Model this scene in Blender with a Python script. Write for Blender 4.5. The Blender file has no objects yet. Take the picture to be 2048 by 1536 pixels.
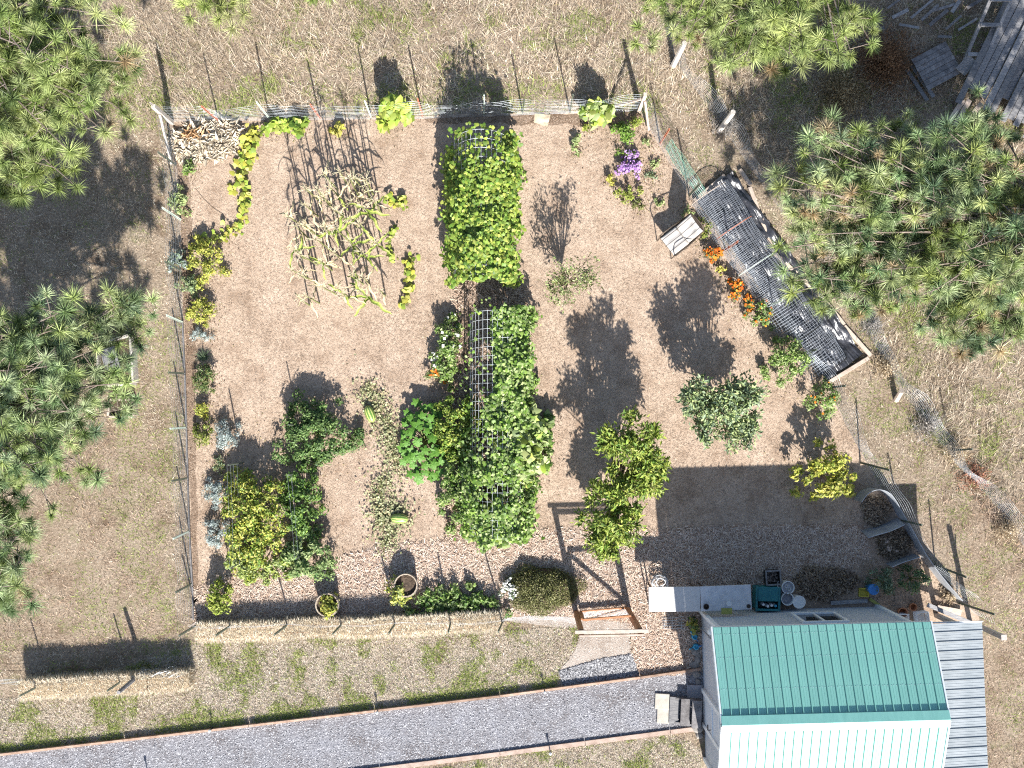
import bpy, math, random
import numpy as np
from mathutils import Vector, Matrix

random.seed(7)
RNG = np.random.default_rng(11)
scene = bpy.context.scene
COL = scene.collection

# ------------------------------------------------------------------ camera
CAM_H = 25.0
FPX = 2125.0                      # focal length in pixels of the 2048 px wide photograph
TILT = math.atan(72.0 / FPX)
cam_data = bpy.data.cameras.new("camera")
cam_data.sensor_width = 36.0
cam_data.lens = 36.0 * FPX / 2048.0
cam_data.clip_end = 600.0
cam = bpy.data.objects.new("camera", cam_data)
COL.objects.link(cam)
cam.location = (0, 0, CAM_H)
cam.rotation_euler = (TILT, 0, 0)
scene.camera = cam

# ------------------------------------------------------------------ light
SUN_EL = math.radians(37.0)
SH = Vector((-0.20, 0.98, 0)).normalized()          # direction in which shadows fall
sun_from = Vector((-SH.x * math.cos(SUN_EL), -SH.y * math.cos(SUN_EL), math.sin(SUN_EL)))
world = bpy.data.worlds.new("World")
scene.world = world
world.use_nodes = True
wn = world.node_tree.nodes
sky = wn.new("ShaderNodeTexSky")
sky.sky_type = 'NISHITA'
sky.sun_disc = False
sky.sun_elevation = SUN_EL
sky.sun_rotation = math.atan2(sun_from.x, sun_from.y)
wn["Background"].inputs["Strength"].default_value = 0.09
world.node_tree.links.new(sky.outputs[0], wn["Background"].inputs["Color"])
sun_data = bpy.data.lights.new("sun", 'SUN')
sun_data.energy = 5.0
sun_data.angle = math.radians(0.5)
sun_data.color = (1.0, 0.965, 0.91)
sun = bpy.data.objects.new("sun", sun_data)
COL.objects.link(sun)
sun.rotation_euler = (-sun_from).to_track_quat('-Z', 'Y').to_euler()
vs = scene.view_settings
vs.view_transform = 'Standard'
vs.look = 'None'
vs.gamma = 1.0
vs.use_curve_mapping = False
vs.exposure = 1.28
scene.cycles.use_denoising = False
scene.cycles.filter_width = 1.15
scene.cycles.max_bounces = 6
scene.cycles.diffuse_bounces = 3
scene.cycles.transmission_bounces = 3

# ------------------------------------------------------------------ helpers
def G(px, py, z=0.0):
    """world point at height z that the photograph shows at pixel (px, py)"""
    x = (px - 1024) / FPX
    y = (768 - py) / FPX
    c, s = math.cos(TILT), math.sin(TILT)
    dy, dz = y * c + s, y * s - c
    k = (z - CAM_H) / dz
    return Vector((x * k, dy * k, z))

def PX(x, y):
    """pixel of ground points (arrays)"""
    c, s = math.cos(TILT), math.sin(TILT)
    yy = y * c - CAM_H * s
    zz = -y * s - CAM_H * c
    return 1024 + FPX * x / -zz, 768 - FPX * yy / -zz

SC = FPX / CAM_H

def noise2(x, y, scale=1.0, seed=0, octaves=3):
    """value noise, 0..1"""
    out = np.zeros_like(x)
    amp, tot = 1.0, 0.0
    for o in range(octaves):
        r = np.random.default_rng(seed * 97 + o)
        tab = r.random((64, 64))
        u = x * scale * 2 ** o + 13.7 * o
        v = y * scale * 2 ** o + 7.3 * o
        i, j = np.floor(u).astype(int), np.floor(v).astype(int)
        fu, fv = u - i, v - j
        fu = fu * fu * (3 - 2 * fu)
        fv = fv * fv * (3 - 2 * fv)
        a = tab[i % 64, j % 64]; b = tab[(i + 1) % 64, j % 64]
        c = tab[i % 64, (j + 1) % 64]; d = tab[(i + 1) % 64, (j + 1) % 64]
        out += amp * ((a * (1 - fu) + b * fu) * (1 - fv) + (c * (1 - fu) + d * fu) * fv)
        tot += amp
        amp *= 0.5
    return out / tot

def inside(poly, x, y):
    res = np.zeros(x.shape, bool)
    n = len(poly)
    for k in range(n):
        x1, y1 = poly[k]; x2, y2 = poly[(k + 1) % n]
        if y1 == y2:
            continue
        cond = ((y1 > y) != (y2 > y)) & (x < (x2 - x1) * (y - y1) / (y2 - y1) + x1)
        res ^= cond
    return res

MATS = {}
def mat_new(name):
    m = bpy.data.materials.new(name)
    m.use_nodes = True
    MATS[name] = m
    return m, m.node_tree, m.node_tree.nodes["Principled BSDF"]

def mat(name, cols, scale=8.0, rough=0.75, metal=0.0, bump=0.0, bscale=40.0, detail=6.0, stretch=None, spec=0.3, spread=(0.3, 0.7)):
    """procedural material: noise between colours, optional bump"""
    m, nt, b = mat_new(name)
    L = nt.links
    tc = nt.nodes.new("ShaderNodeTexCoord")
    src = tc.outputs["Object"]
    if stretch:
        mp = nt.nodes.new("ShaderNodeMapping")
        mp.inputs["Scale"].default_value = stretch
        L.new(src, mp.inputs[0]); src = mp.outputs[0]
    n = nt.nodes.new("ShaderNodeTexNoise")
    n.inputs["Scale"].default_value = scale
    n.inputs["Detail"].default_value = detail
    n.inputs["Roughness"].default_value = 0.65
    L.new(src, n.inputs["Vector"])
    r = nt.nodes.new("ShaderNodeValToRGB")
    e = r.color_ramp.elements
    while len(e) < len(cols):
        e.new(0.5)
    for k, c in enumerate(cols):
        e[k].position = spread[0] + (spread[1] - spread[0]) * (k / max(1, len(cols) - 1))
        e[k].color = (*c, 1)
    L.new(n.outputs["Fac"], r.inputs[0])
    L.new(r.outputs[0], b.inputs["Base Color"])
    b.inputs["Roughness"].default_value = rough
    b.inputs["Metallic"].default_value = metal
    b.inputs["Specular IOR Level"].default_value = spec
    if bump:
        n2 = nt.nodes.new("ShaderNodeTexNoise")
        n2.inputs["Scale"].default_value = bscale
        n2.inputs["Detail"].default_value = 5
        L.new(src, n2.inputs["Vector"])
        bp = nt.nodes.new("ShaderNodeBump")
        bp.inputs["Strength"].default_value = bump
        bp.inputs["Distance"].default_value = 0.02
        L.new(n2.outputs["Fac"], bp.inputs["Height"])
        L.new(bp.outputs[0], b.inputs["Normal"])
    return m

def attr_mat(name, rough=0.6, translucent=0.25, spec=0.25):
    """material whose colour is each leaf's own colour"""
    m, nt, b = mat_new(name)
    L = nt.links
    a = nt.nodes.new("ShaderNodeAttribute")
    a.attribute_name = "Col"
    L.new(a.outputs["Color"], b.inputs["Base Color"])
    b.inputs["Roughness"].default_value = rough
    b.inputs["Specular IOR Level"].default_value = spec
    if translucent:
        t = nt.nodes.new("ShaderNodeBsdfTranslucent")
        L.new(a.outputs["Color"], t.inputs["Color"])
        mx = nt.nodes.new("ShaderNodeMixShader")
        mx.inputs[0].default_value = translucent
        L.new(b.outputs[0], mx.inputs[1]); L.new(t.outputs[0], mx.inputs[2])
        L.new(mx.outputs[0], nt.nodes["Material Output"].inputs["Surface"])
    return m

def add_obj(name, me, parent=None, loc=(0, 0, 0)):
    o = bpy.data.objects.new(name, me)
    COL.objects.link(o)
    o.location = loc
    if parent is not None:
        o.parent = parent
    return o

def tag(o, label=None, cat=None, group=None, kind=None):
    if label: o["label"] = label
    if cat: o["category"] = cat
    if group: o["group"] = group
    if kind: o["kind"] = kind
    return o

def thing(name, label, cat, loc=(0, 0, 0), rotz=0.0, group=None):
    o = bpy.data.objects.new(name, None)
    o.empty_display_size = 0.2
    COL.objects.link(o)
    o.location = loc
    o.rotation_euler = (0, 0, rotz)
    return tag(o, label, cat, group)

def mesh_np(name, V, F, material, cols=None, smooth=False):
    """fast mesh of equal-sided faces from arrays; cols is one rgb per vertex"""
    V = np.ascontiguousarray(V, np.float32); F = np.ascontiguousarray(F, np.int32)
    me = bpy.data.meshes.new(name)
    n, k = F.shape
    me.vertices.add(len(V)); me.vertices.foreach_set("co", V.ravel())
    me.loops.add(n * k); me.loops.foreach_set("vertex_index", F.ravel())
    me.polygons.add(n)
    me.polygons.foreach_set("loop_start", np.arange(0, n * k, k, dtype=np.int32))
    me.polygons.foreach_set("loop_total", np.full(n, k, np.int32))
    if smooth:
        me.polygons.foreach_set("use_smooth", np.ones(n, bool))
    me.update(calc_edges=True)
    if cols is not None:
        a = me.color_attributes.new("Col", 'FLOAT_COLOR', 'POINT')
        c4 = np.ones((len(V), 4), np.float32); c4[:, :3] = cols
        a.data.foreach_set("color", c4.ravel())
    me.materials.append(material)
    return me

class MB:
    """collects shapes into one mesh"""
    def __init__(s):
        s.v, s.f = [], []
    def add(s, vs, fs):
        o = len(s.v)
        s.v.extend([tuple(p) for p in vs])
        s.f.extend([tuple(i + o for i in f) for f in fs])
        return s
    def box(s, c, size, rz=0.0, M=None, jit=0.0):
        hx, hy, hz = size[0] / 2, size[1] / 2, size[2] / 2
        R = M if M is not None else Matrix.Rotation(rz, 3, 'Z')
        pts = []
        for dx, dy, dz in ((-1,-1,-1),(1,-1,-1),(1,1,-1),(-1,1,-1),(-1,-1,1),(1,-1,1),(1,1,1),(-1,1,1)):
            p = R @ Vector((dx*hx, dy*hy, dz*hz)) + Vector(c)
            if jit: p += Vector((random.uniform(-jit, jit), random.uniform(-jit, jit), random.uniform(-jit, jit)))
            pts.append(p)
        return s.add(pts, [(3,2,1,0),(4,5,6,7),(0,1,5,4),(1,2,6,5),(2,3,7,6),(3,0,4,7)])
    def bar(s, a, b, w, h, up=(0, 0, 1)):
        a, b = Vector(a), Vector(b)
        d = (b - a); ln = d.length; d.normalize()
        u = Vector(up)
        if abs(d.dot(u)) > 0.99: u = Vector((1, 0, 0))
        x = d.cross(u).normalized(); u2 = x.cross(d)
        M = Matrix((x, d, u2)).transposed()
        return s.box((a + b) / 2, (w, ln, h), M=M)
    def tube(s, path, r, sides=5, caps=True, r_end=None):
        P = [Vector(p) for p in path]
        n = len(P)
        vs, fs = [], []
        prev = None
        for i, p in enumerate(P):
            d = (P[min(i+1, n-1)] - P[max(i-1, 0)])
            if d.length < 1e-9: d = Vector((0, 0, 1))
            d.normalize()
            if prev is None:
                u = Vector((0, 0, 1)) if abs(d.z) < 0.9 else Vector((1, 0, 0))
            else:
                u = prev
            x = d.cross(u)
            if x.length < 1e-6: x = d.cross(Vector((0.3, 0.9, 0.1)))
            x.normalize(); y = x.cross(d); prev = y
            if isinstance(r, (list, tuple)): rr = r[i]
            else: rr = r if r_end is None else r + (r_end - r) * i / max(1, n - 1)
            for k in range(sides):
                a = 2 * math.pi * k / sides
                vs.append(p + x * (rr * math.cos(a)) + y * (rr * math.sin(a)))
        for i in range(n - 1):
            for k in range(sides):
                k2 = (k + 1) % sides
                fs.append((i*sides+k, i*sides+k2, (i+1)*sides+k2, (i+1)*sides+k))
        if caps:
            fs.append(tuple(range(sides-1, -1, -1)))
            fs.append(tuple((n-1)*sides + k for k in range(sides)))
        return s.add(vs, fs)
    def lathe(s, prof, c=(0, 0, 0), seg=20, caps=True):
        vs, fs = [], []
        for r, z in prof:
            for k in range(seg):
                a = 2 * math.pi * k / seg
                vs.append((c[0] + r*math.cos(a), c[1] + r*math.sin(a), c[2] + z))
        for i in range(len(prof) - 1):
            for k in range(seg):
                k2 = (k + 1) % seg
                fs.append((i*seg+k, i*seg+k2, (i+1)*seg+k2, (i+1)*seg+k))
        if caps and prof[0][0] > 1e-4: fs.append(tuple(range(seg-1, -1, -1)))
        if caps and prof[-1][0] > 1e-4: fs.append(tuple((len(prof)-1)*seg + k for k in range(seg)))
        return s.add(vs, fs)
    def mesh(s, name, material, smooth=False, cols=None):
        me = bpy.data.meshes.new(name)
        me.from_pydata(s.v, [], s.f)
        if smooth:
            for p in me.polygons: p.use_smooth = True
        me.update()
        me.materials.append(material)
        return me
    def build(s, name, material, parent=None, smooth=False, bevel=0.0, loc=(0, 0, 0)):
        o = add_obj(name, s.mesh(name, material, smooth), parent, loc)
        if bevel:
            md = o.modifiers.new("bevel", 'BEVEL'); md.width = bevel; md.segments = 2; md.limit_method = 'ANGLE'
        return o

def dup(root, loc, rotz=None, label=None, group=None, scale=None):
    r = root.copy(); COL.objects.link(r); r.location = loc
    if rotz is not None: r.rotation_euler = (0, 0, rotz)
    if scale is not None: r.scale = scale
    if label: r["label"] = label
    if group: r["group"] = group
    for ch in root.children:
        c = ch.copy(); COL.objects.link(c); c.parent = r
        for g in ch.children:
            d = g.copy(); COL.objects.link(d); d.parent = c
    return r

def pal(cols, n, rng=RNG, var=0.18):
    c = np.array(cols, float)
    i = rng.integers(0, len(c), n); j = rng.integers(0, len(c), n)
    t = rng.random(n)[:, None]
    out = c[i] * (1 - t) + c[j] * t
    out *= (1 + var * rng.standard_normal(n))[:, None].clip(0.5, 1.6)
    return out.clip(0.005, 0.95)

def unit(a):
    return a / np.maximum(np.linalg.norm(a, axis=1, keepdims=True), 1e-9)

def leaves(P, N, size, cols, aspect=0.55, fold=0.25, rounded=False, droop=None, rng=RNG):
    """one folded leaf for each point: returns vertices, faces, colours"""
    n = len(P)
    N = unit(N)
    T = rng.standard_normal((n, 3))
    if droop is not None:
        T = T * 0.6 + droop
    T = unit(T - N * np.sum(T * N, axis=1, keepdims=True))
    B = np.cross(N, T)
    L = (size * (0.65 + 0.7 * rng.random(n)))[:, None]
    W = L * aspect
    if rounded:      # six points round a raised middle, notched at the stalk
        ring = [(-0.05, 0.0), (-0.12, 0.5), (0.35, 0.62), (0.8, 0.45), (1.0, 0.0), (0.8, -0.45), (0.35, -0.62), (-0.12, -0.5)]
        vs = [P + T * L * 0.35]
        for a, b in ring:
            wob = (1 + 0.15 * rng.standard_normal(n))[:, None]
            vs.append(P + T * (L * a) * wob + B * (L * b * aspect * 1.3) * wob - N * (L * fold * 0.5 * wob))
        V = np.stack(vs, 1)
        k = len(ring)
        F = np.array([(0, 1 + i, 1 + (i + 1) % k) for i in range(k)])
        m = k + 1
    else:
        vs = [P, P + T * (L * 0.45) + B * (W * 0.5) + N * (L * fold * 0.5), P + T * L - N * (L * 0.12), P + T * (L * 0.45) - B * (W * 0.5) + N * (L * fold * 0.5)]
        V = np.stack(vs, 1)
        F = np.array([(0, 1, 2), (0, 2, 3)])
        m = 4
    off = (np.arange(n) * m)[:, None, None]
    FF = (F[None] + off).reshape(-1, 3)
    return V.reshape(-1, 3), FF, np.repeat(cols, m, axis=0)

def join(parts):
    V, F, C, o = [], [], [], 0
    for v, f, c in parts:
        V.append(v); F.append(f + o); C.append(c); o += len(v)
    return np.concatenate(V), np.concatenate(F), np.concatenate(C)

def blades(X, Y, Z, length, width, lean, cols, rng=RNG):
    """grass blades: bent two-piece strips"""
    n = len(X)
    a = rng.random(n) * 2 * math.pi
    d = np.stack([np.cos(a), np.sin(a), np.zeros(n)], 1)
    side = np.stack([-np.sin(a), np.cos(a), np.zeros(n)], 1)
    P = np.stack([X, Y, Z], 1)
    L = np.broadcast_to(length, (n,))[:, None]
    W = np.broadcast_to(width, (n,))[:, None]
    ln = np.broadcast_to(lean, (n,))[:, None]
    up = np.array([[0, 0, 1.0]])
    tip = P + d * (L * np.sin(ln)) + up * (L * np.cos(ln))
    V = np.stack([P - side * W, P + side * W, tip], 1).reshape(-1, 3)
    F = np.arange(n * 3).reshape(-1, 3)
    return V, F, np.repeat(cols, 3, axis=0)

def rough_poly(pts, step=0.25, amp=0.05, seed=1):
    """outline in pixels -> wavering outline in metres"""
    W = [G(*p) for p in pts]
    out = []
    rr = random.Random(seed)
    for k in range(len(W)):
        a, b = W[k], W[(k + 1) % len(W)]
        n = max(1, int((b - a).length / step))
        for i in range(n):
            p = a.lerp(b, i / n)
            out.append((p.x + rr.uniform(-amp, amp), p.y + rr.uniform(-amp, amp)))
    return out

def sheet(name, pts, z, material, amp=0.05, seed=1, step=0.25):
    out = rough_poly(pts, step, amp, seed)
    me = bpy.data.meshes.new(name)
    import bmesh
    bm = bmesh.new()
    f = bm.faces.new([bm.verts.new((x, y, z)) for x, y in out])
    if f.normal.z < 0: f.normal_flip()
    bmesh.ops.triangulate(bm, faces=[f])
    bm.normal_update()
    for q in bm.faces:
        if q.normal.z < 0: q.normal_flip()
    bm.to_mesh(me); bm.free()
    me.materials.append(material)
    return tag(add_obj(name, me), kind="structure")

# ------------------------------------------------------------------ materials
M_leaf = attr_mat("leaf", 0.5, 0.3, 0.35)
M_grass = attr_mat("dry_grass_blade", 0.8, 0.25, 0.1)
M_needle = attr_mat("pine_needle", 0.45, 0.2, 0.4)
M_chip = attr_mat("wood_chip", 0.8, 0.0, 0.15)
M_stone = attr_mat("gravel_stone", 0.85, 0.0, 0.2)
M_flower = attr_mat("petal", 0.6, 0.3, 0.2)
M_bark = mat("pine_bark", [(0.10, 0.075, 0.06), (0.19, 0.15, 0.125), (0.28, 0.235, 0.205)], 14, 0.9, bump=0.6, bscale=30)
M_stem = mat("green_stem", [(0.10, 0.13, 0.04), (0.22, 0.22, 0.09)], 10, 0.7)
M_brownstem = mat("woody_stem", [(0.14, 0.10, 0.07), (0.28, 0.21, 0.15)], 12, 0.85)
M_post_wood = mat("weathered_wood", [(0.30, 0.26, 0.23), (0.45, 0.41, 0.37), (0.55, 0.50, 0.45)], 9, 0.85, bump=0.4, bscale=60, stretch=(6, 6, 1))
M_grey_plank = mat("silver_grey_wood", [(0.13, 0.13, 0.14), (0.25, 0.245, 0.25), (0.36, 0.35, 0.34)], 7, 0.9, bump=0.5, bscale=50, stretch=(1, 8, 8))
M_dark_plank = mat("dark_grey_wood", [(0.09, 0.085, 0.085), (0.17, 0.16, 0.16), (0.26, 0.25, 0.25)], 7, 0.9, bump=0.5, bscale=50)
M_cedar = mat("stained_cedar", [(0.26, 0.11, 0.05), (0.38, 0.18, 0.09), (0.45, 0.24, 0.13)], 6, 0.75, bump=0.3, bscale=50, stretch=(8, 8, 1))
M_edging = mat("edging_timber", [(0.20, 0.13, 0.09), (0.34, 0.23, 0.17), (0.42, 0.31, 0.24)], 5, 0.9, bump=0.4, bscale=40)
M_pale_timber = mat("pale_timber", [(0.33, 0.26, 0.21), (0.43, 0.35, 0.29), (0.50, 0.43, 0.36)], 5, 0.85, bump=0.3, bscale=50)
M_wire = mat("galvanised_wire", [(0.34, 0.38, 0.42), (0.50, 0.54, 0.58)], 30, 0.45, metal=0.3, spec=0.5)
M_panelwire = mat("cattle_panel_wire", [(0.52, 0.55, 0.58), (0.66, 0.69, 0.72)], 30, 0.45, metal=0.3, spec=0.5)
M_wire_dark = mat("dull_wire", [(0.22, 0.24, 0.27), (0.42, 0.45, 0.50)], 20, 0.5, metal=0.4)
M_wire_green = mat("green_coated_wire", [(0.10, 0.25, 0.18), (0.22, 0.38, 0.30)], 20, 0.5)
M_tpost = mat("painted_steel_post", [(0.10, 0.13, 0.10), (0.17, 0.18, 0.14)], 12, 0.6, metal=0.3)
M_redpost = mat("rusty_red_post", [(0.36, 0.12, 0.07), (0.50, 0.20, 0.12)], 12, 0.7)
M_palepost = mat("pale_green_post", [(0.42, 0.50, 0.42), (0.58, 0.64, 0.56)], 12, 0.6)
M_soil = mat("dark_compost", [(0.03, 0.022, 0.016), (0.07, 0.05, 0.035), (0.14, 0.10, 0.07)], 12, 0.95, bump=0.9, bscale=30)

def ground_mat(name, cols, s1, bump, bscale, green=None, gscale=0.5, stops=(0.3, 0.7)):
    m, nt, b = mat_new(name)
    L = nt.links
    tc = nt.nodes.new("ShaderNodeTexCoord")
    def nz(scale, det=8):
        n = nt.nodes.new("ShaderNodeTexNoise"); n.inputs["Scale"].default_value = scale; n.inputs["Detail"].default_value = det
        n.inputs["Roughness"].default_value = 0.7
        L.new(tc.outputs["Object"], n.inputs["Vector"]); return n
    def ramp(src, cs, lo, hi):
        r = nt.nodes.new("ShaderNodeValToRGB"); e = r.color_ramp.elements
        while len(e) < len(cs): e.new(0.5)
        for k, c in enumerate(cs):
            e[k].position = lo + (hi - lo) * k / (len(cs) - 1); e[k].color = (*c, 1)
        L.new(src, r.inputs[0]); return r
    fine = ramp(nz(s1).outputs["Fac"], cols, *stops)
    patch = ramp(nz(1.5, 8).outputs["Fac"], [(0.60, 0.53, 0.48), (0.98, 0.95, 0.92), (1.15, 1.15, 1.15)], 0.33, 0.64)
    mul = nt.nodes.new("ShaderNodeMix"); mul.data_type = 'RGBA'; mul.blend_type = 'MULTIPLY'; mul.inputs["Factor"].default_value = 1.0
    L.new(fine.outputs[0], mul.inputs["A"]); L.new(patch.outputs[0], mul.inputs["B"])
    out = mul.outputs["Result"]
    if green:
        gm = ramp(nz(gscale, 6).outputs["Fac"], [(0, 0, 0), (.8, .8, .8)], 0.54, 0.72)
        mx = nt.nodes.new("ShaderNodeMix"); mx.data_type = 'RGBA'
        L.new(gm.outputs[0], mx.inputs["Factor"]); L.new(out, mx.inputs["A"]); mx.inputs["B"].default_value = (*green, 1)
        out = mx.outputs["Result"]
    L.new(out, b.inputs["Base Color"])
    b.inputs["Roughness"].default_value = 0.95
    b.inputs["Specular IOR Level"].default_value = 0.1
    bp = nt.nodes.new("ShaderNodeBump"); bp.inputs["Strength"].default_value = bump; bp.inputs["Distance"].default_value = 0.03
    L.new(nz(bscale, 6).outputs["Fac"], bp.inputs["Height"]); L.new(bp.outputs[0], b.inputs["Normal"])
    return m

M_field = ground_mat("field_ground", [(0.13, 0.098, 0.072), (0.25, 0.20, 0.15), (0.38, 0.315, 0.245)], 18, 0.9, 26, green=(0.15, 0.145, 0.07), gscale=2.2)
M_garden = ground_mat("garden_ground", [(0.30, 0.228, 0.172), (0.39, 0.305, 0.235), (0.47, 0.38, 0.30)], 16, 0.6, 30)
M_mulch = ground_mat("mulch_ground", [(0.22, 0.15, 0.11), (0.38, 0.27, 0.20), (0.52, 0.40, 0.31)], 26, 0.9, 40)
M_gravel = ground_mat("gravel_ground", [(0.12, 0.12, 0.13), (0.21, 0.21, 0.23), (0.32, 0.32, 0.345)], 38, 1.0, 45)
M_sandpath = ground_mat("sand_path_ground", [(0.24, 0.20, 0.17), (0.31, 0.27, 0.235), (0.38, 0.335, 0.295)], 45, 0.4, 60)
M_lawn = ground_mat("lawn_ground", [(0.20, 0.16, 0.12), (0.33, 0.275, 0.215), (0.44, 0.38, 0.315)], 12, 0.9, 30, green=(0.17, 0.17, 0.08), gscale=2.6)

# ------------------------------------------------------------------ setting: ground sheets
Z_FIELD, Z_GARDEN, Z_MULCH = 0.0, 0.004, 0.008
me = bpy.data.meshes.new("ground")
me.from_pydata([(-300, -300, 0), (300, -300, 0), (300, 300, 0), (-300, 300, 0)], [], [(0, 1, 2, 3)])
me.materials.append(M_field)
tag(add_obj("ground", me), kind="structure")

GARDEN = [(338, 238), (600, 236), (850, 232), (1100, 225), (1280, 218), (1385, 392), (1500, 565), (1650, 765), (1735, 930),
          (1850, 1115), (1960, 1235), (1960, 1262), (1260, 1262), (1160, 1240), (1000, 1240), (700, 1248), (385, 1250), (378, 1060), (370, 750), (360, 450)]
LAWN = [(-300, 1400), (60, 1395), (395, 1285), (1010, 1262), (1160, 1252), (1150, 1300), (1118, 1340), (1125, 1372), (700, 1425), (0, 1508), (-300, 1545)]
LAWN2 = [(760, 1560), (1000, 1512), (1340, 1466), (1402, 1500), (1402, 1800), (500, 1800)]
DRIVE = [(-400, 1556), (0, 1507), (500, 1449), (1000, 1390), (1280, 1353), (1410, 1335), (1410, 1456), (1340, 1462), (1000, 1505), (760, 1536), (200, 1610), (-400, 1690)]
MULCH = [(386, 1248), (390, 1180), (470, 1150), (660, 1132), (700, 1110), (770, 1090), (900, 1082), (1100, 1060), (1310, 1062), (1500, 1050), (1722, 1052), (1740, 1110),
         (1650, 1160), (1560, 1175), (1500, 1215), (1405, 1225), (1405, 1340), (1278, 1352), (1262, 1310), (1258, 1245), (1160, 1236), (1000, 1238), (700, 1246)]
PATH = [(1005, 1240), (1060, 1230), (1165, 1236), (1258, 1246), (1262, 1312), (1200, 1320), (1118, 1344), (1150, 1300), (1162, 1256), (1080, 1250)]
APRON = [(1118, 1342), (1200, 1318), (1264, 1308), (1278, 1352), (1128, 1373)]
sheet("garden_ground", GARDEN, Z_GARDEN, M_garden, 0.04, 1)
sheet("lawn_ground", LAWN, 0.004, M_lawn, 0.04, 2)
sheet("lawn_ground", LAWN2, 0.004, M_lawn, 0.04, 3)
sheet("gravel_driveway", DRIVE, 0.008, M_gravel, 0.015, 4)
sheet("mulch_path", MULCH, 0.0085, M_mulch, 0.07, 5, 0.18)
sheet("sand_path", PATH, 0.013, M_sandpath, 0.03, 6)
sheet("gravel_apron", APRON, 0.018, M_gravel, 0.05, 7)
BED1 = [(905, 545), (1045, 545), (1062, 640), (1065, 1085), (890, 1085), (905, 700), (912, 600)]
M_bedsoil = ground_mat("bed_soil", [(0.10, 0.07, 0.05), (0.20, 0.145, 0.105), (0.34, 0.25, 0.19)], 20, 1.0, 30)
sheet("bed_soil", BED1, 0.0130, M_bedsoil, 0.05, 8)
sheet("bed_soil", [(345, 250), (380, 250), (378, 330), (385, 480), (392, 700), (392, 900), (398, 1240), (388, 1240), (372, 750), (362, 450)], 0.0085, M_bedsoil, 0.03, 9)
sheet("bed_soil", [(845, 234), (1280, 222), (1300, 240), (1180, 250), (1000, 247), (850, 246)], 0.0088, M_bedsoil, 0.06, 10)

# ------------------------------------------------------------------ stuff: grass, chips, stones
DRY = [(0.50, 0.415, 0.315), (0.60, 0.52, 0.41), (0.42, 0.335, 0.245), (0.70, 0.63, 0.52), (0.32, 0.24, 0.17)]
GRN = [(0.22, 0.28, 0.06), (0.31, 0.36, 0.10), (0.14, 0.20, 0.045), (0.38, 0.39, 0.16)]
LWN = [(0.48, 0.415, 0.335), (0.58, 0.52, 0.435), (0.38, 0.315, 0.24), (0.66, 0.605, 0.52)]
TAN = [(0.47, 0.375, 0.29), (0.54, 0.44, 0.35), (0.42, 0.325, 0.25), (0.58, 0.485, 0.39), (0.36, 0.27, 0.20)]

def scatter(n, x0, x1, y0, y1):
    return RNG.uniform(x0, x1, n), RNG.uniform(y0, y1, n)

NOGRASS = [GARDEN, DRIVE, PATH, APRON, [(1262, 1240), (1405, 1225), (1405, 1345), (1275, 1352)]]
def grass_field():
    X, Y = scatter(900000, -15.5, 15.5, -10.5, 12.5)
    px, py = PX(X, Y)
    keep = np.ones(len(X), bool)
    for poly in NOGRASS + [LAWN, LAWN2]:
        keep &= ~inside(poly, px, py)
    keep &= ~((px > 1402) & (px < 1860) & (py > 1215))
    # the strip left of the garden and between the fences is mown shorter
    left = (px < 345) & (py > 300)
    strip = (~left) & (py > 230) & (px < 1330 + (py - 60) * 0.66)
    clump = noise2(X, Y, 1.6, 3)
    tall = ~(left | strip)
    dens = np.where(tall, 0.85, 0.65) * np.clip(0.1 + 1.0 * clump + 0.7 * (noise2(X, Y, 0.5, 71, 3) - 0.35), 0.05, 1)
    keep &= RNG.random(len(X)) < dens
    X, Y, px, py, tall, clump, left = (a[keep] for a in (X, Y, px, py, tall, clump, left))
    n = len(X)
    gn = noise2(X, Y, 1.9, 5, 4)
    near_fence = np.exp(-((py - 215) / 45.0) ** 2) * (px < 1290) * 0.22
    leftgreen = ((px > 235) & (px < 350) & (py > 640)) * 0.24 + ((px > 1640) & (px < 1900) & (py > 760) & (py < 1230)) * 0.08
    green = RNG.random(n) < np.clip((gn + near_fence + leftgreen - 0.53) * 4.0, 0.04, 0.85)
    C = np.where(green[:, None], pal(GRN, n, var=.25), pal(DRY, n, var=.28))
    brown = ((px < 330) & (py > 860) & (py < 1300)) | ((px > 1780) & (py > 1000))
    C = np.where((brown & ~green)[:, None], C * np.array([0.88, 0.80, 0.78]), C)
    big = noise2(X, Y, 0.42, 55, 3)
    C = C * (0.72 + 0.56 * big)[:, None] * np.where((~green)[:, None], np.array([[1.0, 0.985, 0.97]]), 1.0)
    L = np.where(tall, RNG.uniform(0.08, 0.34, n), RNG.uniform(0.04, 0.13, n)) * (0.6 + 0.7 * clump)
    W = np.where(tall, 0.0052, 0.005) * RNG.uniform(0.7, 1.3, n)
    lean = RNG.uniform(0.5, 1.45, n)
    v, f, c = blades(X, Y, np.zeros(n), L, W, lean, C)
    tag(add_obj("field_grass", mesh_np("field_grass", v, f, M_grass, c)), "dry yellow field grass with green tufts around the fenced garden", "grass", kind="stuff")

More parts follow.
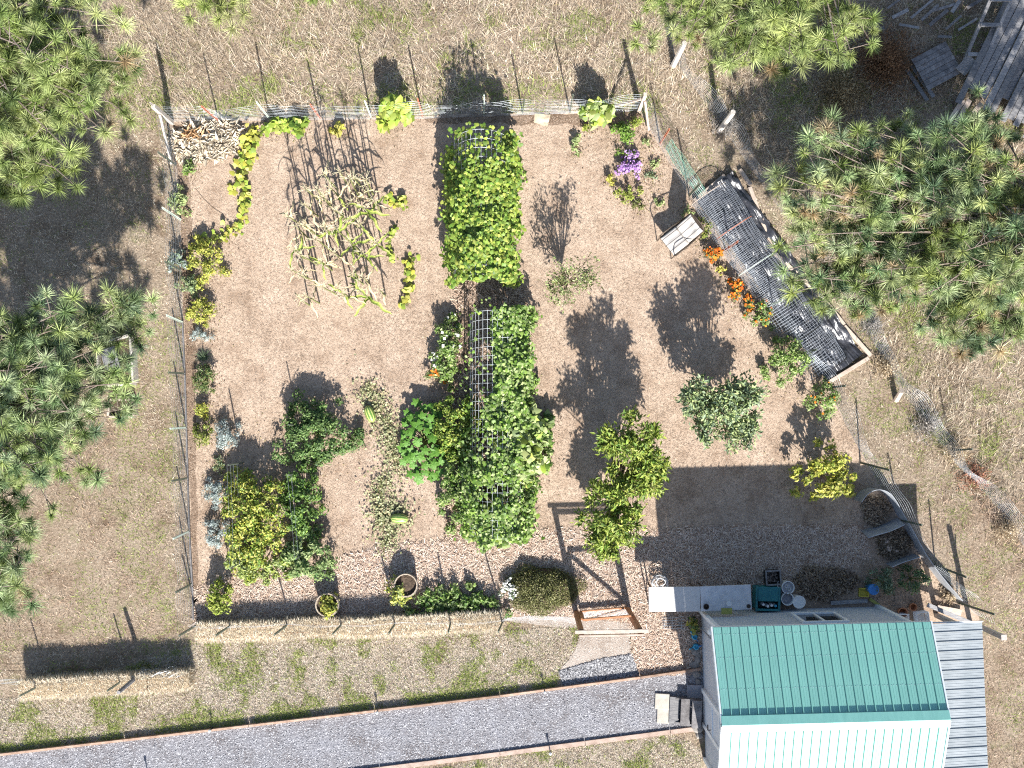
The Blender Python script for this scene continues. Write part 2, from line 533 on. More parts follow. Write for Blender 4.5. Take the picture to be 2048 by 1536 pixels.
def grass_lawn():
    X, Y = scatter(330000, -14, 5, -10.5, -4.5)
    px, py = PX(X, Y)
    keep = (inside(LAWN, px, py) | inside(LAWN2, px, py)) & ~inside(APRON, px, py)
    X, Y, px, py = (a[keep] for a in (X, Y, px, py))
    n = len(X)
    edge = np.clip(1 - np.abs(py - (1507 - 0.118 * px)) / 55.0, 0, 1) * (py < 1507 - 0.118 * px)
    gn = noise2(X, Y, 2.6, 9, 4)
    green = RNG.random(n) < np.clip((gn - 0.53) * 5.0 + edge * 1.1, 0.06, 0.95)
    C = np.where(green[:, None], pal(GRN, n, var=.25), pal(LWN, n, var=.25))
    L = RNG.uniform(0.03, 0.085, n) * np.where(green, 1.4, 1.0)
    v, f, c = blades(X, Y, np.full(n, 0.004), L, 0.0055 * RNG.uniform(0.7, 1.3, n), RNG.uniform(0.3, 1.3, n), C)
    tag(add_obj("lawn_grass", mesh_np("lawn_grass", v, f, M_grass, c)), "short straw coloured lawn with green patches beside the gravel drive", "grass", kind="stuff")

def garden_thatch():
    X, Y = scatter(420000, -8.2, 11.3, -5.0, 7.2)
    px, py = PX(X, Y)
    keep = inside(GARDEN, px, py) & ~inside(MULCH, px, py) & ~inside(BED1, px, py) & ~((px > 1402) & (py > 1215))
    keep &= RNG.random(len(X)) < 0.35 + 0.75 * noise2(X, Y, 1.3, 21, 4)
    X, Y, px, py = (a[keep] for a in (X, Y, px, py))
    n = len(X)
    C = pal(TAN, n, var=0.12) * (np.array([[.66, .62, .58]]) + np.array([[.55, .60, .66]]) * noise2(X, Y, 1.3, 33, 5)[:, None])
    v, f, c = blades(X, Y, np.full(n, 0.006), RNG.uniform(0.03, 0.08, n), 0.0045, RNG.uniform(1.0, 1.52, n), C)
    tag(add_obj("garden_thatch", mesh_np("garden_thatch", v, f, M_grass, c)), "dry tan clipped thatch covering the garden floor", "dry grass", kind="stuff")

def chips(name, poly, n, z, label, cols, ln=(0.04, 0.14)):
    W = [G(*p) for p in poly]
    xs = [p.x for p in W]; ys = [p.y for p in W]
    X, Y = scatter(n, min(xs), max(xs), min(ys), max(ys))
    px, py = PX(X, Y)
    k = inside(poly, px + RNG.normal(0, 5, n), py + RNG.normal(0, 5, n)) & ~inside(PATH, px, py) & ~inside(APRON, px, py)
    X, Y = X[k], Y[k]; n = len(X)
    a = RNG.random(n) * 2 * math.pi
    L = RNG.uniform(ln[0], ln[1], n) / 2; Wd = RNG.uniform(0.006, 0.015, n) / 2
    d = np.stack([np.cos(a) * L, np.sin(a) * L, L * RNG.normal(0, 0.25, n)], 1)
    s = np.stack([-np.sin(a) * Wd, np.cos(a) * Wd, Wd * RNG.normal(0, 0.5, n)], 1)
    P = np.stack([X, Y, z + RNG.uniform(0.006, 0.03, n)], 1)
    V = np.stack([P - d - s, P + d - s * 0.6, P + d + s, P - d + s * 0.7], 1).reshape(-1, 3)
    F = np.arange(4 * n).reshape(-1, 4)
    C = np.repeat(pal(cols, n, var=0.15), 4, axis=0)
    return tag(add_obj(name, mesh_np(name, V, F, M_chip, C)), label, "wood chips", kind="stuff")

def stones(name, poly, n, z, label, size=(0.009, 0.022), cols=((0.13, 0.13, 0.14), (0.22, 0.22, 0.235), (0.31, 0.31, 0.325), (0.40, 0.40, 0.415))):
    W = [G(*p) for p in poly]
    X, Y = scatter(n, max(-14, min(p.x for p in W)), max(p.x for p in W), max(-10, min(p.y for p in W)), max(p.y for p in W))
    px, py = PX(X, Y)
    k = inside(poly, px, py)
    X, Y = X[k], Y[k]; n = len(X)
    R = RNG.uniform(size[0], size[1], n)
    a0 = RNG.random(n) * 6.28
    vs = []
    for q in range(4):
        a = a0 + q * math.pi / 2 + RNG.normal(0, 0.25, n)
        rr = R * RNG.uniform(0.7, 1.2, n)
        vs.append(np.stack([X + np.cos(a) * rr, Y + np.sin(a) * rr, np.full(n, z)], 1))
    vs.append(np.stack([X + RNG.normal(0, 0.3, n) * R, Y + RNG.normal(0, 0.3, n) * R, z + R * RNG.uniform(0.5, 1.1, n)], 1))
    V = np.stack(vs, 1).reshape(-1, 3)
    F = (np.array([(0, 1, 4), (1, 2, 4), (2, 3, 4), (3, 0, 4)])[None] + (np.arange(n) * 5)[:, None, None]).reshape(-1, 3)
    C = np.repeat(pal(cols, n, var=0.1), 5, axis=0)
    return tag(add_obj(name, mesh_np(name, V, F, M_stone, C)), label, "gravel", kind="stuff")

grass_field(); grass_lawn(); garden_thatch()
CHIP = [(0.54, 0.42, 0.33), (0.62, 0.51, 0.42), (0.44, 0.32, 0.245), (0.68, 0.59, 0.50), (0.30, 0.21, 0.155)]
chips("mulch_chips", MULCH, 95000, Z_MULCH, "pale wood chips spread over the garden path", CHIP)
stones("driveway_gravel", DRIVE, 95000, 0.008, "grey crushed gravel covering the drive")
stones("apron_gravel", APRON, 9000, 0.018, "darker coarse gravel patch below the gate path", (0.014, 0.034), ((0.06, 0.06, 0.065), (0.15, 0.15, 0.16), (0.30, 0.30, 0.31), (0.42, 0.42, 0.43)))
stones("path_grit", PATH, 7000, 0.013, "fine grey grit on the path through the gate", (0.006, 0.014), ((0.30, 0.27, 0.24), (0.42, 0.38, 0.34), (0.5, 0.47, 0.43)))
chips("bed_litter", BED1, 16000, 0.012, "dry leaf and straw litter under the arched trellises", [(0.50, 0.38, 0.29), (0.36, 0.25, 0.18), (0.62, 0.50, 0.40), (0.22, 0.15, 0.11)])
# ------------------------------------------------------------------ house
M_wall = mat("pale_grey_siding", [(0.44, 0.47, 0.52), (0.52, 0.55, 0.60)], 3, 0.7, bump=0.15, bscale=80)
M_trim = mat("white_trim_paint", [(0.70, 0.72, 0.74), (0.78, 0.80, 0.81)], 5, 0.55)
M_roof = mat("teal_metal_roof", [(0.175, 0.40, 0.345), (0.20, 0.44, 0.38), (0.22, 0.47, 0.405)], 3.5, 0.5, stretch=(3, .6, 1), metal=0.0, spec=0.5, bump=0.05, bscale=8)
def vary(m, amt):
    """each panel a touch lighter or darker than the next"""
    nt = m.node_tree; b = nt.nodes["Principled BSDF"]
    src = b.inputs["Base Color"].links[0].from_socket
    oi = nt.nodes.new("ShaderNodeObjectInfo"); mr = nt.nodes.new("ShaderNodeMapRange")
    mr.inputs["To Min"].default_value = 1 - amt; mr.inputs["To Max"].default_value = 1 + amt
    nt.links.new(oi.outputs["Random"], mr.inputs["Value"])
    mx = nt.nodes.new("ShaderNodeMix"); mx.data_type = 'RGBA'; mx.blend_type = 'MULTIPLY'; mx.inputs["Factor"].default_value = 1.0
    nt.links.new(src, mx.inputs["A"]); nt.links.new(mr.outputs[0], mx.inputs["B"]); nt.links.new(mx.outputs["Result"], b.inputs["Base Color"])
vary(M_roof, .05)
vary(M_post_wood, .15); vary(M_grey_plank, .3); vary(M_dark_plank, .3); vary(M_edging, .2); vary(M_pale_timber, .12)
M_rooflean = mat("bare_metal_roofing", [(0.20, 0.225, 0.24), (0.245, 0.27, 0.285), (0.285, 0.305, 0.32)], 2.2, 0.5, metal=0.1, spec=0.5)
vary(M_rooflean, .07)
M_glass = mat("dark_window_glass", [(0.02, 0.025, 0.03), (0.04, 0.05, 0.06)], 3, 0.08, spec=0.6)
M_black = mat("black_metal", [(0.015, 0.015, 0.015), (0.03, 0.03, 0.03)], 8, 0.5)
M_door = mat("pale_blue_door", [(0.52, 0.56, 0.62), (0.58, 0.62, 0.68)], 3, 0.6)

EAVE, RIDGE = 2.5, 3.28
wl, wr = G(1402, 1222), G(1752, 1213)
hx = Vector((wr.x - wl.x, wr.y - wl.y, 0)); HLEN = hx.length; hx.normalize()
hang = math.atan2(hx.y, hx.x)
eL = G(1425, 1255, EAVE); rL = G(1445, 1450, RIDGE)
house = thing("garden_house", "small pale grey house with teal standing seam metal gable roof", "house", (wl.x, wl.y, 0), hang)
Ri = Matrix.Rotation(-hang, 3, 'Z')
def H_(p):               # world -> house frame (x along the wall, -y towards the viewer's bottom edge)
    return Ri @ (Vector(p) - Vector((wl.x, wl.y, 0)))
ridge_y = H_(rL).y
eave_y = H_(eL).y
front_y = 2 * ridge_y
pitch = (RIDGE - EAVE) / (eave_y - ridge_y)
rx0 = H_(eL).x
rx1 = H_(G(1861, 1243, EAVE)).x
def roof_z(y): return RIDGE - abs(y - ridge_y) * pitch
mb = MB()
zt = roof_z(0) - 0.05
prof = [(0, 0), (0, zt), (ridge_y, RIDGE - 0.06), (front_y, zt), (front_y, 0)]
vs_ = [(0, y, z) for y, z in prof] + [(HLEN, y, z) for y, z in prof]
mb.add(vs_, [(4, 3, 2, 1, 0), (5, 6, 7, 8, 9), (0, 1, 6, 5), (1, 2, 7, 6), (2, 3, 8, 7), (3, 4, 9, 8), (4, 0, 5, 9)])
mb.build("wall", M_wall, house)
# roof panels: ribbed strips laid side by side
NP = 25
pw = (rx1 - rx0) / NP
def panel_mesh(name, w, length, material, rib=.03):
    m = MB()
    xs = [(0, 0), (0.010, rib), (0.024, rib), (0.034, 0), (w * 0.40, 0), (w * 0.43, 0.005), (w * 0.46, 0), (w * 0.68, 0), (w * 0.71, 0.005), (w * 0.74, 0), (w - 0.004, 0)]
    a = [(x, 0, z) for x, z in xs] + [(x, -length, z) for x, z in xs] + [(x, 0, -0.012) for x, z in xs] + [(x, -length, -0.012) for x, z in xs]
    k = len(xs); f = []
    for i in range(k - 1):
        f.append((i, k + i, k + i + 1, i + 1))
        f.append((2 * k + i, i, i + 1, 2 * k + i + 1))
        f.append((k + i, 3 * k + i, 3 * k + i + 1, k + i + 1))
        f.append((2 * k + i + 1, 3 * k + i + 1, 3 * k + i, 2 * k + i))
    m.add(a, f)
    return m.mesh(name, material)
slope_len = math.hypot(eave_y - ridge_y, RIDGE - EAVE) - 0.05
ang = math.atan(pitch)
pm = panel_mesh("roof_panel", pw, slope_len, M_roof)
sm = MB()
for yy in (-0.15, -slope_len * 0.33, -slope_len * 0.66, -slope_len + 0.1):
    for xx in (pw * 0.3, pw * 0.57, pw * 0.88):
        sm.lathe([(0.006, 0), (0.006, 0.004), (0.0, 0.006)], (xx, yy + random.uniform(-.01, .01), 0.001), 6)
screw_me = sm.mesh("screw", M_wire)
roof_top = Vector((0, 0, 0))
for k in range(NP):
    for sgn in (1, -1):
        o = add_obj("roof_panel", pm, house)
        x = rx0 + k * pw
        if sgn > 0:   # slope away from the sun: from the ridge down towards the garden
            M = Matrix.Translation((x, eave_y, EAVE)) @ Matrix.Rotation(-ang, 4, 'X')
            o.matrix_local = M
        else:
            M = Matrix.Translation((x, ridge_y - 0.03, RIDGE - 0.03)) @ Matrix.Rotation(ang, 4, 'X')
            o.matrix_local = M
        s_ = add_obj("screws", screw_me, o)
# ridge cap, rake trims, fascia
mb = MB()
cw = 0.17
for sgn in (1, -1):
    a = [(rx0 - 0.02, ridge_y, RIDGE + 0.045), (rx1 + 0.02, ridge_y, RIDGE + 0.045), (rx1 + 0.02, ridge_y + sgn * cw, RIDGE + 0.04 - cw * pitch), (rx0 - 0.02, ridge_y + sgn * cw, RIDGE + 0.04 - cw * pitch)]
    b = [(p[0], p[1], p[2] - 0.012) for p in a]
    mb.add(a + b, [(0, 1, 2, 3), (7, 6, 5, 4), (2, 6, 7, 3), (0, 3, 7, 4), (1, 5, 6, 2)])
mb.build("ridge_cap", M_roof, house)
for xe in (rx0 - 0.018, rx1 + 0.018):
    for sgn in (1, -1):
        m = MB(); m.bar((xe, ridge_y + sgn * 0.02, RIDGE - 0.04), (xe, ridge_y + sgn * (eave_y - ridge_y), EAVE - 0.04), 0.03, 0.11)
        m.build("rake_trim", M_trim, house)
for yy in (eave_y - 0.01, 2 * ridge_y - eave_y + 0.01):
    m = MB(); m.box(((rx0 + rx1) / 2, yy, EAVE - 0.075), (rx1 - rx0 - 0.06, 0.025, 0.1)); m.build("fascia", M_trim, house)
# corner boards
for x, y in ((-0.012, 0.012), (HLEN + 0.012, 0.012), (-0.012, front_y - 0.012), (HLEN + 0.012, front_y - 0.012)):
    m = MB(); m.box((x, y, zt / 2 - 0.05), (0.09, 0.09, zt - 0.1)); m.build("corner_board", M_trim, house, bevel=0.006)
# skirting board under the siding
# back window
wx0, wx1 = H_(G(1590, 1240, 0.9)).x, H_(G(1668, 1240, 0.9)).x
def window(x0, x1, z0, z1, y):
    fr = MB()
    t = 0.07
    cx, cz = (x0 + x1) / 2, (z0 + z1) / 2
    fr.box((cx, y + 0.025, z0 - t / 2), (x1 - x0 + 2 * t, 0.07, t)); fr.box((cx, y + 0.025, z1 + t / 2), (x1 - x0 + 2 * t, 0.05, t))
    fr.box((x0 - t / 2, y + 0.025, cz), (t, 0.05, z1 - z0)); fr.box((x1 + t / 2, y + 0.025, cz), (t, 0.05, z1 - z0)); fr.box((cx, y + 0.02, cz), (0.05, 0.04, z1 - z0))
    w = fr.build("window", M_trim, house, bevel=0.004)
    for a, b in ((x0, cx - 0.025), (cx + 0.025, x1)):
        MB().box(((a + b) / 2, y + 0.008, cz), (b - a, 0.012, z1 - z0)).build("pane", M_glass, w)
window(wx0, wx1, 0.85, 1.75, 0.0)
# door in the gable end
dy0, dy1 = H_(G(1405, 1378)).y, H_(G(1405, 1446)).y
dcy = (dy0 + dy1) / 2; dw = dy0 - dy1
door = MB().box((-0.02, dcy, 1.12), (0.05, dw - 0.12, 1.95)).build("door", M_door, house, bevel=0.005)
m = MB()
for y in (dy0, dy1): m.box((-0.03, y, 1.15), (0.07, 0.1, 2.1))
m.box((-0.03, dcy, 2.15), (0.07, dw - 0.1, 0.1)); m.box((-0.05, dcy, 1.3), (0.03, dw - 0.1, 0.05))
m.build("frame", M_trim, door)
MB().tube([(-0.05, dy1 + 0.14, 1.05), (-0.11, dy1 + 0.14, 1.05), (-0.11, dy1 + 0.26, 1.05)], 0.014, 6).build("handle", M_black, door)
m = MB(); m.lathe([(0.05, 0), (0.07, 0.08), (0.05, 0.2), (0.02, 0.24)], (-0.09, -0.16, 1.55), 10); m.box((-0.03, -0.16, 1.75), (0.08, 0.05, 0.05))
m.build("outdoor_lamp", M_trim, house, smooth=True)
# power cable pipe
MB().tube([(-0.05, -0.35, 0.1), (-0.05, -0.35, 1.4), (-0.02, -0.35, 1.5)], 0.018, 6).build("conduit", M_wire_dark, house)

# lean-to with bare metal roof
lt0 = H_(G(1861, 1247, 2.25)); ltx1 = H_(G(1966, 1243, 2.15)).x
lean = thing("lean_to", "open lean-to roofed in ribbed bare metal along the house's right end", "lean-to", (wl.x, wl.y, 0), hang)
NL = 20
lw = 0.205
ly0 = H_(G(1900, 1246, 2.2)).y
llen = ltx1 - HLEN - 0.02
pl = panel_mesh("roof_panel", lw, llen, M_rooflean, .02)
drop = 0.16
la = math.atan2(drop, llen)
for k in range(NL):
    o = add_obj("roof_panel", pl, lean)
    # panel's own length axis (-y) turned to run outwards along +x
    o.matrix_local = Matrix.Translation((HLEN + 0.02, ly0 - (k + 1) * lw, 2.28)) @ Matrix.Rotation(la, 4, 'Y') @ Matrix.Rotation(math.pi / 2, 4, 'Z')
for yy in (ly0 - 0.25, ly0 - NL * lw + 0.3, ly0 - NL * lw / 2):
    MB().box((ltx1 - 0.15, yy, 1.02), (0.1, 0.1, 2.04)).build("post", M_post_wood, lean)
MB().box((ltx1 - 0.15, ly0 - NL * lw / 2, 2.07), (0.05, NL * lw - 0.1, 0.1)).build("beam", M_post_wood, lean)
MB().box((HLEN + 0.06, ly0 - NL * lw / 2, 2.2), (0.05, NL * lw - 0.2, 0.1)).build("ledger", M_post_wood, lean)
m = MB(); m.box((HLEN + llen / 2 + 0.02, ly0 + 0.005, 2.13), (llen, 0.02, 0.06)); m.build("roof_edge", M_trim, lean)

# things near the lean-to: fence brace post and long board on end
p = G(1940, 1245, 0.0)
pk = thing("wooden_post", "tall grey square timber post standing at the lean-to's back corner", "post", p, 0.02)
MB().box((0, 0, 0.85), (0.1, 0.1, 1.7)).build("shaft", M_post_wood, pk, bevel=0.006)
MB().box((0, 0, 1.71), (0.12, 0.12, 0.02)).build("cap", M_post_wood, pk)

# ------------------------------------------------------------------ drive edging, pavers, steps, rocks
M_edging2 = mat("pinkish_timber", [(0.26, 0.19, 0.15), (0.36, 0.27, 0.22), (0.42, 0.33, 0.28)], 5, 0.9, bump=0.4, bscale=40)
def board_line(name, label, pts, w, h, material, z=0.0, seg=2.4):
    t = thing(name, label, "edging", G(*pts[0]))
    base = Vector(t.location)
    for a, b in zip(pts[:-1], pts[1:]):
        A, B = G(*a), G(*b)
        n = max(1, round((B - A).length / seg))
        for k in range(n):
            p, q = A.lerp(B, k / n), A.lerp(B, (k + 1) / n)
            d = (q - p).normalized() * 0.008
            m = MB(); m.bar(p + d - base + Vector((0, 0, h / 2 + z)), q - d - base + Vector((0, 0, h / 2 + z + random.uniform(-.006, .006))), w, h)
            m.build("board", material, t)
    return t
board_line("timber_edging", "brown timber edging along the drive's upper side below the lawn", [(-380, 1553), (0, 1507), (500, 1449), (1000, 1390), (1280, 1353), (1400, 1336)], 0.05, 0.13, M_edging)
board_line("timber_edging", "paler timber edging along the drive's lower side", [(500, 1570), (760, 1537), (1000, 1507), (1340, 1463), (1398, 1456)], 0.10, 0.06, M_edging2)
board_line("timber_edging", "thin dark edging board along the inside of the left wire fence", [(366, 640), (371, 750), (374, 855), (377, 960), (380, 1062), (386, 1172), (388, 1240)], 0.03, 0.07, M_dark_plank, seg=1.25)

M_paver = mat("concrete_paver", [(0.32, 0.29, 0.25), (0.39, 0.36, 0.31), (0.44, 0.41, 0.36)], 7, 0.85, bump=0.25, bscale=70)
M_wet = mat("grey_step", [(0.22, 0.22, 0.24), (0.32, 0.32, 0.34)], 6, 0.8, bump=0.2, bscale=50)
pv = thing("paver", "upper of two square pale concrete pavers in the gravel near the house door", "paver", G(1324, 1402, 0.0), -0.06)
MB().box((0, 0, 0.03), (0.34, 0.36, 0.06), jit=0.004).build("slab", M_paver, pv, bevel=0.012)
dup(pv, G(1328, 1430), -0.05, "lower of two square pale concrete pavers in the gravel near the house door")
st = thing("door_steps", "low grey wooden steps leading up to the house door", "steps", G(1373, 1420), -0.05)
for k in range(3):
    MB().box((-0.30 + k * 0.24, 0, 0.08 + 0.13 * k), (0.22, 0.62, 0.04)).build("tread", M_grey_plank if k < 1 else M_dark_plank, st, bevel=0.004)
for s in (-1, 1):
    MB().add([(-0.41, s * 0.28 - 0.02, 0.01), (0.3, s * 0.28 - 0.02, 0.01), (0.3, s * 0.28 - 0.02, 0.31), (-0.41, s * 0.28 - 0.02, 0.055),
              (-0.41, s * 0.28 + 0.02, 0.01), (0.3, s * 0.28 + 0.02, 0.01), (0.3, s * 0.28 + 0.02, 0.31), (-0.41, s * 0.28 + 0.02, 0.055)],
             [(0, 1, 2, 3), (7, 6, 5, 4), (0, 4, 5, 1), (1, 5, 6, 2), (2, 6, 7, 3), (3, 7, 4, 0)]).build("stringer", M_dark_plank, st)
MB().box((0, 0, 0.03), (0.36, 0.34, 0.06), jit=0.006).build("slab", M_wet, tag(thing("slab_step", "grey square slab lying beside the steps against the house wall", "paver", G(1389, 1384), -0.03)), bevel=0.012)

def rock_mesh(seed, r):
    import bmesh
    bm = bmesh.new()
    bmesh.ops.create_icosphere(bm, subdivisions=2, radius=1)
    rr = random.Random(seed)
    sx, sy, sz = rr.uniform(.8, 1.2), rr.uniform(.8, 1.2), rr.uniform(.5, .75)
    cuts = [Vector((rr.gauss(0, 1), rr.gauss(0, 1), rr.gauss(0, 1))).normalized() for _ in range(7)]
    for v in bm.verts:
        for c in cuts:
            d = v.co.dot(c)
            if d > 0.78: v.co -= c * (d - 0.78)
        v.co = Vector((v.co.x * sx, v.co.y * sy, v.co.z * sz)) * r
    me = bpy.data.meshes.new("rock"); bm.to_mesh(me); bm.free()
    for p in me.polygons: p.use_smooth = False
    return me
M_rock = mat("field_stone", [(0.14, 0.13, 0.12), (0.24, 0.22, 0.20), (0.34, 0.32, 0.29)], 9, 0.9, bump=0.5, bscale=35)
for i, (px, py, r) in enumerate([(1390, 1302, .10), (1394, 1318, .09), (1389, 1331, .10), (1392, 1346, .12), (1396, 1362, .08), (1397, 1311, .07), (1394, 1455, .13), (1399, 1470, .10), (1398, 1440, .07)]):
    me = rock_mesh(i, r); me.materials.append(M_rock)
    q = G(px, py); q.z = r * 0.3
    tag(add_obj("rock", me, None, q), "rounded brown field stone in the row along the house's left wall", "rock", "stones along the house wall")

# solar stake lights along the edging
M_white = mat("white_plastic", [(0.66, 0.66, 0.65), (0.75, 0.75, 0.74)], 6, 0.5)
sl = None
for px, py, lab in [(426, 1455, "leftmost small stake light on the drive edging below the long straw bales"), (757, 1419, "white capped small stake light at the middle of the drive edging"),
                    (1089, 1379, "small stake light on the edging near the dark gravel patch"), (1100, 1500, "small dark stake light on the lower drive edging"), (296, 1546, "unseen stake light added just below the view to cast a pointed shadow on the gravel")]:  # the last stake is an added, unseen shadow caster below the bottom edge
    if sl is None:
        sl = thing("stake_light", lab, "stake light", G(px, py), group="stake lights along the drive")
        MB().tube([(0, 0, 0), (0, 0, 0.26)], 0.014, 6).build("stake", M_black, sl)
        MB().lathe([(0.022, 0.24), (0.032, 0.26), (0.032, 0.30), (0.0, 0.32)], seg=10).build("lamp_cap", M_white, sl)
    else:
        dup(sl, G(px, py), 0, lab)

# ------------------------------------------------------------------ fences
def poly_at(pts, s):
    acc = 0
    for a, b in zip(pts[:-1], pts[1:]):
        l = (b - a).length
        if s <= acc + l or b is pts[-1]:
            return a.lerp(b, min(1, max(0, (s - acc) / l)))
        acc += l
    return pts[-1]

def wire_fence(label, base_px, height, posts, wire, nh=9, dv=0.10, r=0.0022, lean=(0, 0), seed=1, wav=0.06, hs=None, denser=0.0):
    """posts: (px, py, material, height, lean x, lean y); every span of mesh is a part"""
    rr = random.Random(seed)
    pts = [G(*p) for p in base_px]
    base = pts[0].copy()
    t = thing("wire_fence", label, "fence", base)
    tot = sum((b - a).length for a, b in zip(pts[:-1], pts[1:]))
    nseg = max(1, round(tot / 1.6))
    ph = [rr.uniform(0, 6) for _ in range(4)]
    heights = hs or [height * (k / (nh - 1)) ** 1.15 for k in range(nh)]
    def at(s, z):
        p = poly_at(pts, s) - base
        w = math.sin(s * 2.3 + ph[0]) * 0.5 + math.sin(s * 5.1 + ph[1]) * 0.3
        zz = z * (1 - 0.06 * (1 + math.sin(s * 3.7 + ph[2])) - 0.04 * math.sin(s * 7.9 + ph[3]))
        f = z / height
        return Vector((p.x + lean[0] * f + wav * w * f, p.y + lean[1] * f + wav * w * f, 0.01 + zz))
    for k in range(nseg):
        s0, s1 = tot * k / nseg, tot * (k + 1) / nseg
        m = MB()
        for z in heights:
            jz = rr.uniform(-0.01, 0.01)
            n = 12
            m.tube([at(s0 + (s1 - s0) * i / n, max(0.005, z + jz)) for i in range(n + 1)], r, 3, caps=False)
        nv = int((s1 - s0) / dv)
        for i in range(nv):
            s = s0 + (s1 - s0) * (i + 0.5) / nv
            m.tube([at(s, height * q / 4) for q in range(5)], r * 0.9, 3, caps=False)
        m.build("wire_mesh", wire, t)
    for px, py, pm_, h, lx, ly in posts:
        q = G(px, py) - base
        m = MB()
        top = q + Vector((lx, ly, h))
        m.bar(q, top, 0.045, 0.012, up=(1, 0, 0)); m.bar(q + Vector((0, 0.015, 0)), top + Vector((0, 0.015, 0)), 0.012, 0.035, up=(1, 0, 0))
        m.build("post", pm_, t)
    return t

back = []
for i, x in enumerate([345, 437, 540, 640, 742, 845, 968, 1045, 1140, 1275]):
    mt = [M_post_wood, M_redpost, M_palepost, M_redpost, M_palepost, M_redpost, M_palepost, M_tpost, M_tpost, M_post_wood][i]
    back.append((x, 243 - (x - 345) * 0.022, mt, [1.55, 1.25, 1.45, 1.1, 1.35, 1.3, 1.35, 1.1, 1.4, 1.25][i], random.uniform(-.05, .05), random.uniform(-.04, .06)))
wire_fence("wire mesh fence with mixed posts along the top of the garden", [(345, 243), (600, 240), (845, 237), (1100, 228), (1278, 222)], 1.15, back, M_wire, nh=11, dv=0.16, r=0.0014, lean=(0, 0.0), seed=3, wav=0.07)
left = [(352, 330, M_tpost, 1.2, -.03, 0), (362, 440, M_palepost, 1.2, -.05, .05), (361, 540, M_tpost, 1.2, 0.02, .02), (366, 645, M_palepost, 1.2, 0, .05), (370, 747, M_tpost, 1.2, 0.0, -.03), (373, 855, M_palepost, 1.2, 0, -.02), (376, 956, M_tpost, 1.2, 0, 0), (379, 1062, M_palepost, 1.2, 0, -.05), (384, 1168, M_tpost, 1.2, 0, 0)]
wire_fence("wire mesh fence on thin posts along the left side of the garden", [(345, 243), (356, 350), (362, 450), (366, 640), (371, 750), (374, 855), (377, 960), (380, 1062), (386, 1240)], 1.15, left, M_wire, nh=10, dv=0.15, r=0.0018, seed=5, wav=0.04)
right = [(1320, 288, M_redpost, 1.1, .06, .05), (1378, 392, M_tpost, 1.2, .05, .02), (1450, 500, M_redpost, 1.2, .05, 0), (1535, 612, M_palepost, 1.2, .05, 0), (1600, 706, M_tpost, 1.2, .05, 0), (1655, 775, M_tpost, 1.2, .05, 0), (1720, 925, M_tpost, 1.25, .25, -.12), (1800, 1040, M_tpost, 1.2, .05, 0), (1870, 1130, M_tpost, 1.25, .2, -.1), (1915, 1205, M_tpost, 1.25, .3, -.05)]
wire_fence("wire mesh fence slanting down the right side of the garden", [(1278, 222), (1380, 395), (1500, 570), (1650, 770), (1735, 930), (1850, 1120), (1950, 1228)], 1.15, right, M_wire, nh=10, dv=0.17, r=0.0014, seed=7, wav=0.09)
frontp = [(x, 1246 - (x - 400) * 0.012, M_tpost, 1.25, [-.10, -.12, -.08, -.06, 0.0, -.12, -.1][i], -.05) for i, x in enumerate([470, 583, 690, 795, 903, 1008, 400])]
wire_fence("low wire fence on leaning stakes behind the long row of straw bales", [(388, 1246), (700, 1243), (1005, 1236), (1080, 1231), (1152, 1236)], 0.55, frontp, M_wire_dark, nh=7, dv=0.14, r=0.0016, seed=9, wav=0.05)
# outer, older fence
outer = [(1352, 128, M_tpost, 0.2, 0, 0), (1620, 560, M_tpost, 1.1, .1, 0), (1900, 900, M_tpost, 1.1, .05, .05)]
wire_fence("older sagging farm fence slanting outside the garden's right side", [(1330, 60), (1352, 125), (1450, 262), (1560, 420), (1700, 605), (1795, 770), (1900, 915), (1990, 1010), (2060, 1110)], 1.0, outer, M_wire, nh=11, dv=0.2, r=0.0013, seed=13, wav=0.12)
for i, (px, py, h, lx, ly, lab) in enumerate([(1346, 132, 1.1, .10, .16, "leaning grey wooden fence post by the upper right pine"), (1438, 262, 1.15, .10, .12, "short grey wooden fence post halfway along the outer fence"), (1792, 800, .5, -.05, .2, "stubby pale timber post leaning in the outer fence below the plastic bed")]):
    q = G(px, py)
    m = MB(); m.tube([(0, 0, 0), (lx * .5, ly * .5, h * .5), (lx, ly, h)], [0.07, 0.065, 0.06], 8)
    tag(m.build("fence_post", M_post_wood if i < 2 else M_pale_timber, None, loc=q), lab, "post")
# corner braces at the upper right corner of the garden
m = thing("corner_brace", "pale timber corner post with braces at the garden's upper right corner", "post", G(1277, 222))
MB().box((0, 0, .65), (.08, .08, 1.3)).build("post", M_pale_timber, m)
MB().bar((0.03, -0.05, 0.95), (G(1296, 262) - G(1277, 222)) + Vector((0, 0, .1)), .05, .05).build("brace", M_pale_timber, m)
MB().bar((-0.05, 0.0, 0.95), (-0.7, 0.05, .1), .05, .05).build("brace", M_pale_timber, m)
m = thing("corner_post", "grey timber corner post at the garden's upper left corner", "post", G(345, 246))
MB().box((0, 0, .68), (.09, .09, 1.36)).build("shaft", M_post_wood, m)
MB().bar((0, -.05, .9), (.02, -1.0, .08), .05, .06).build("brace", M_post_wood, m)

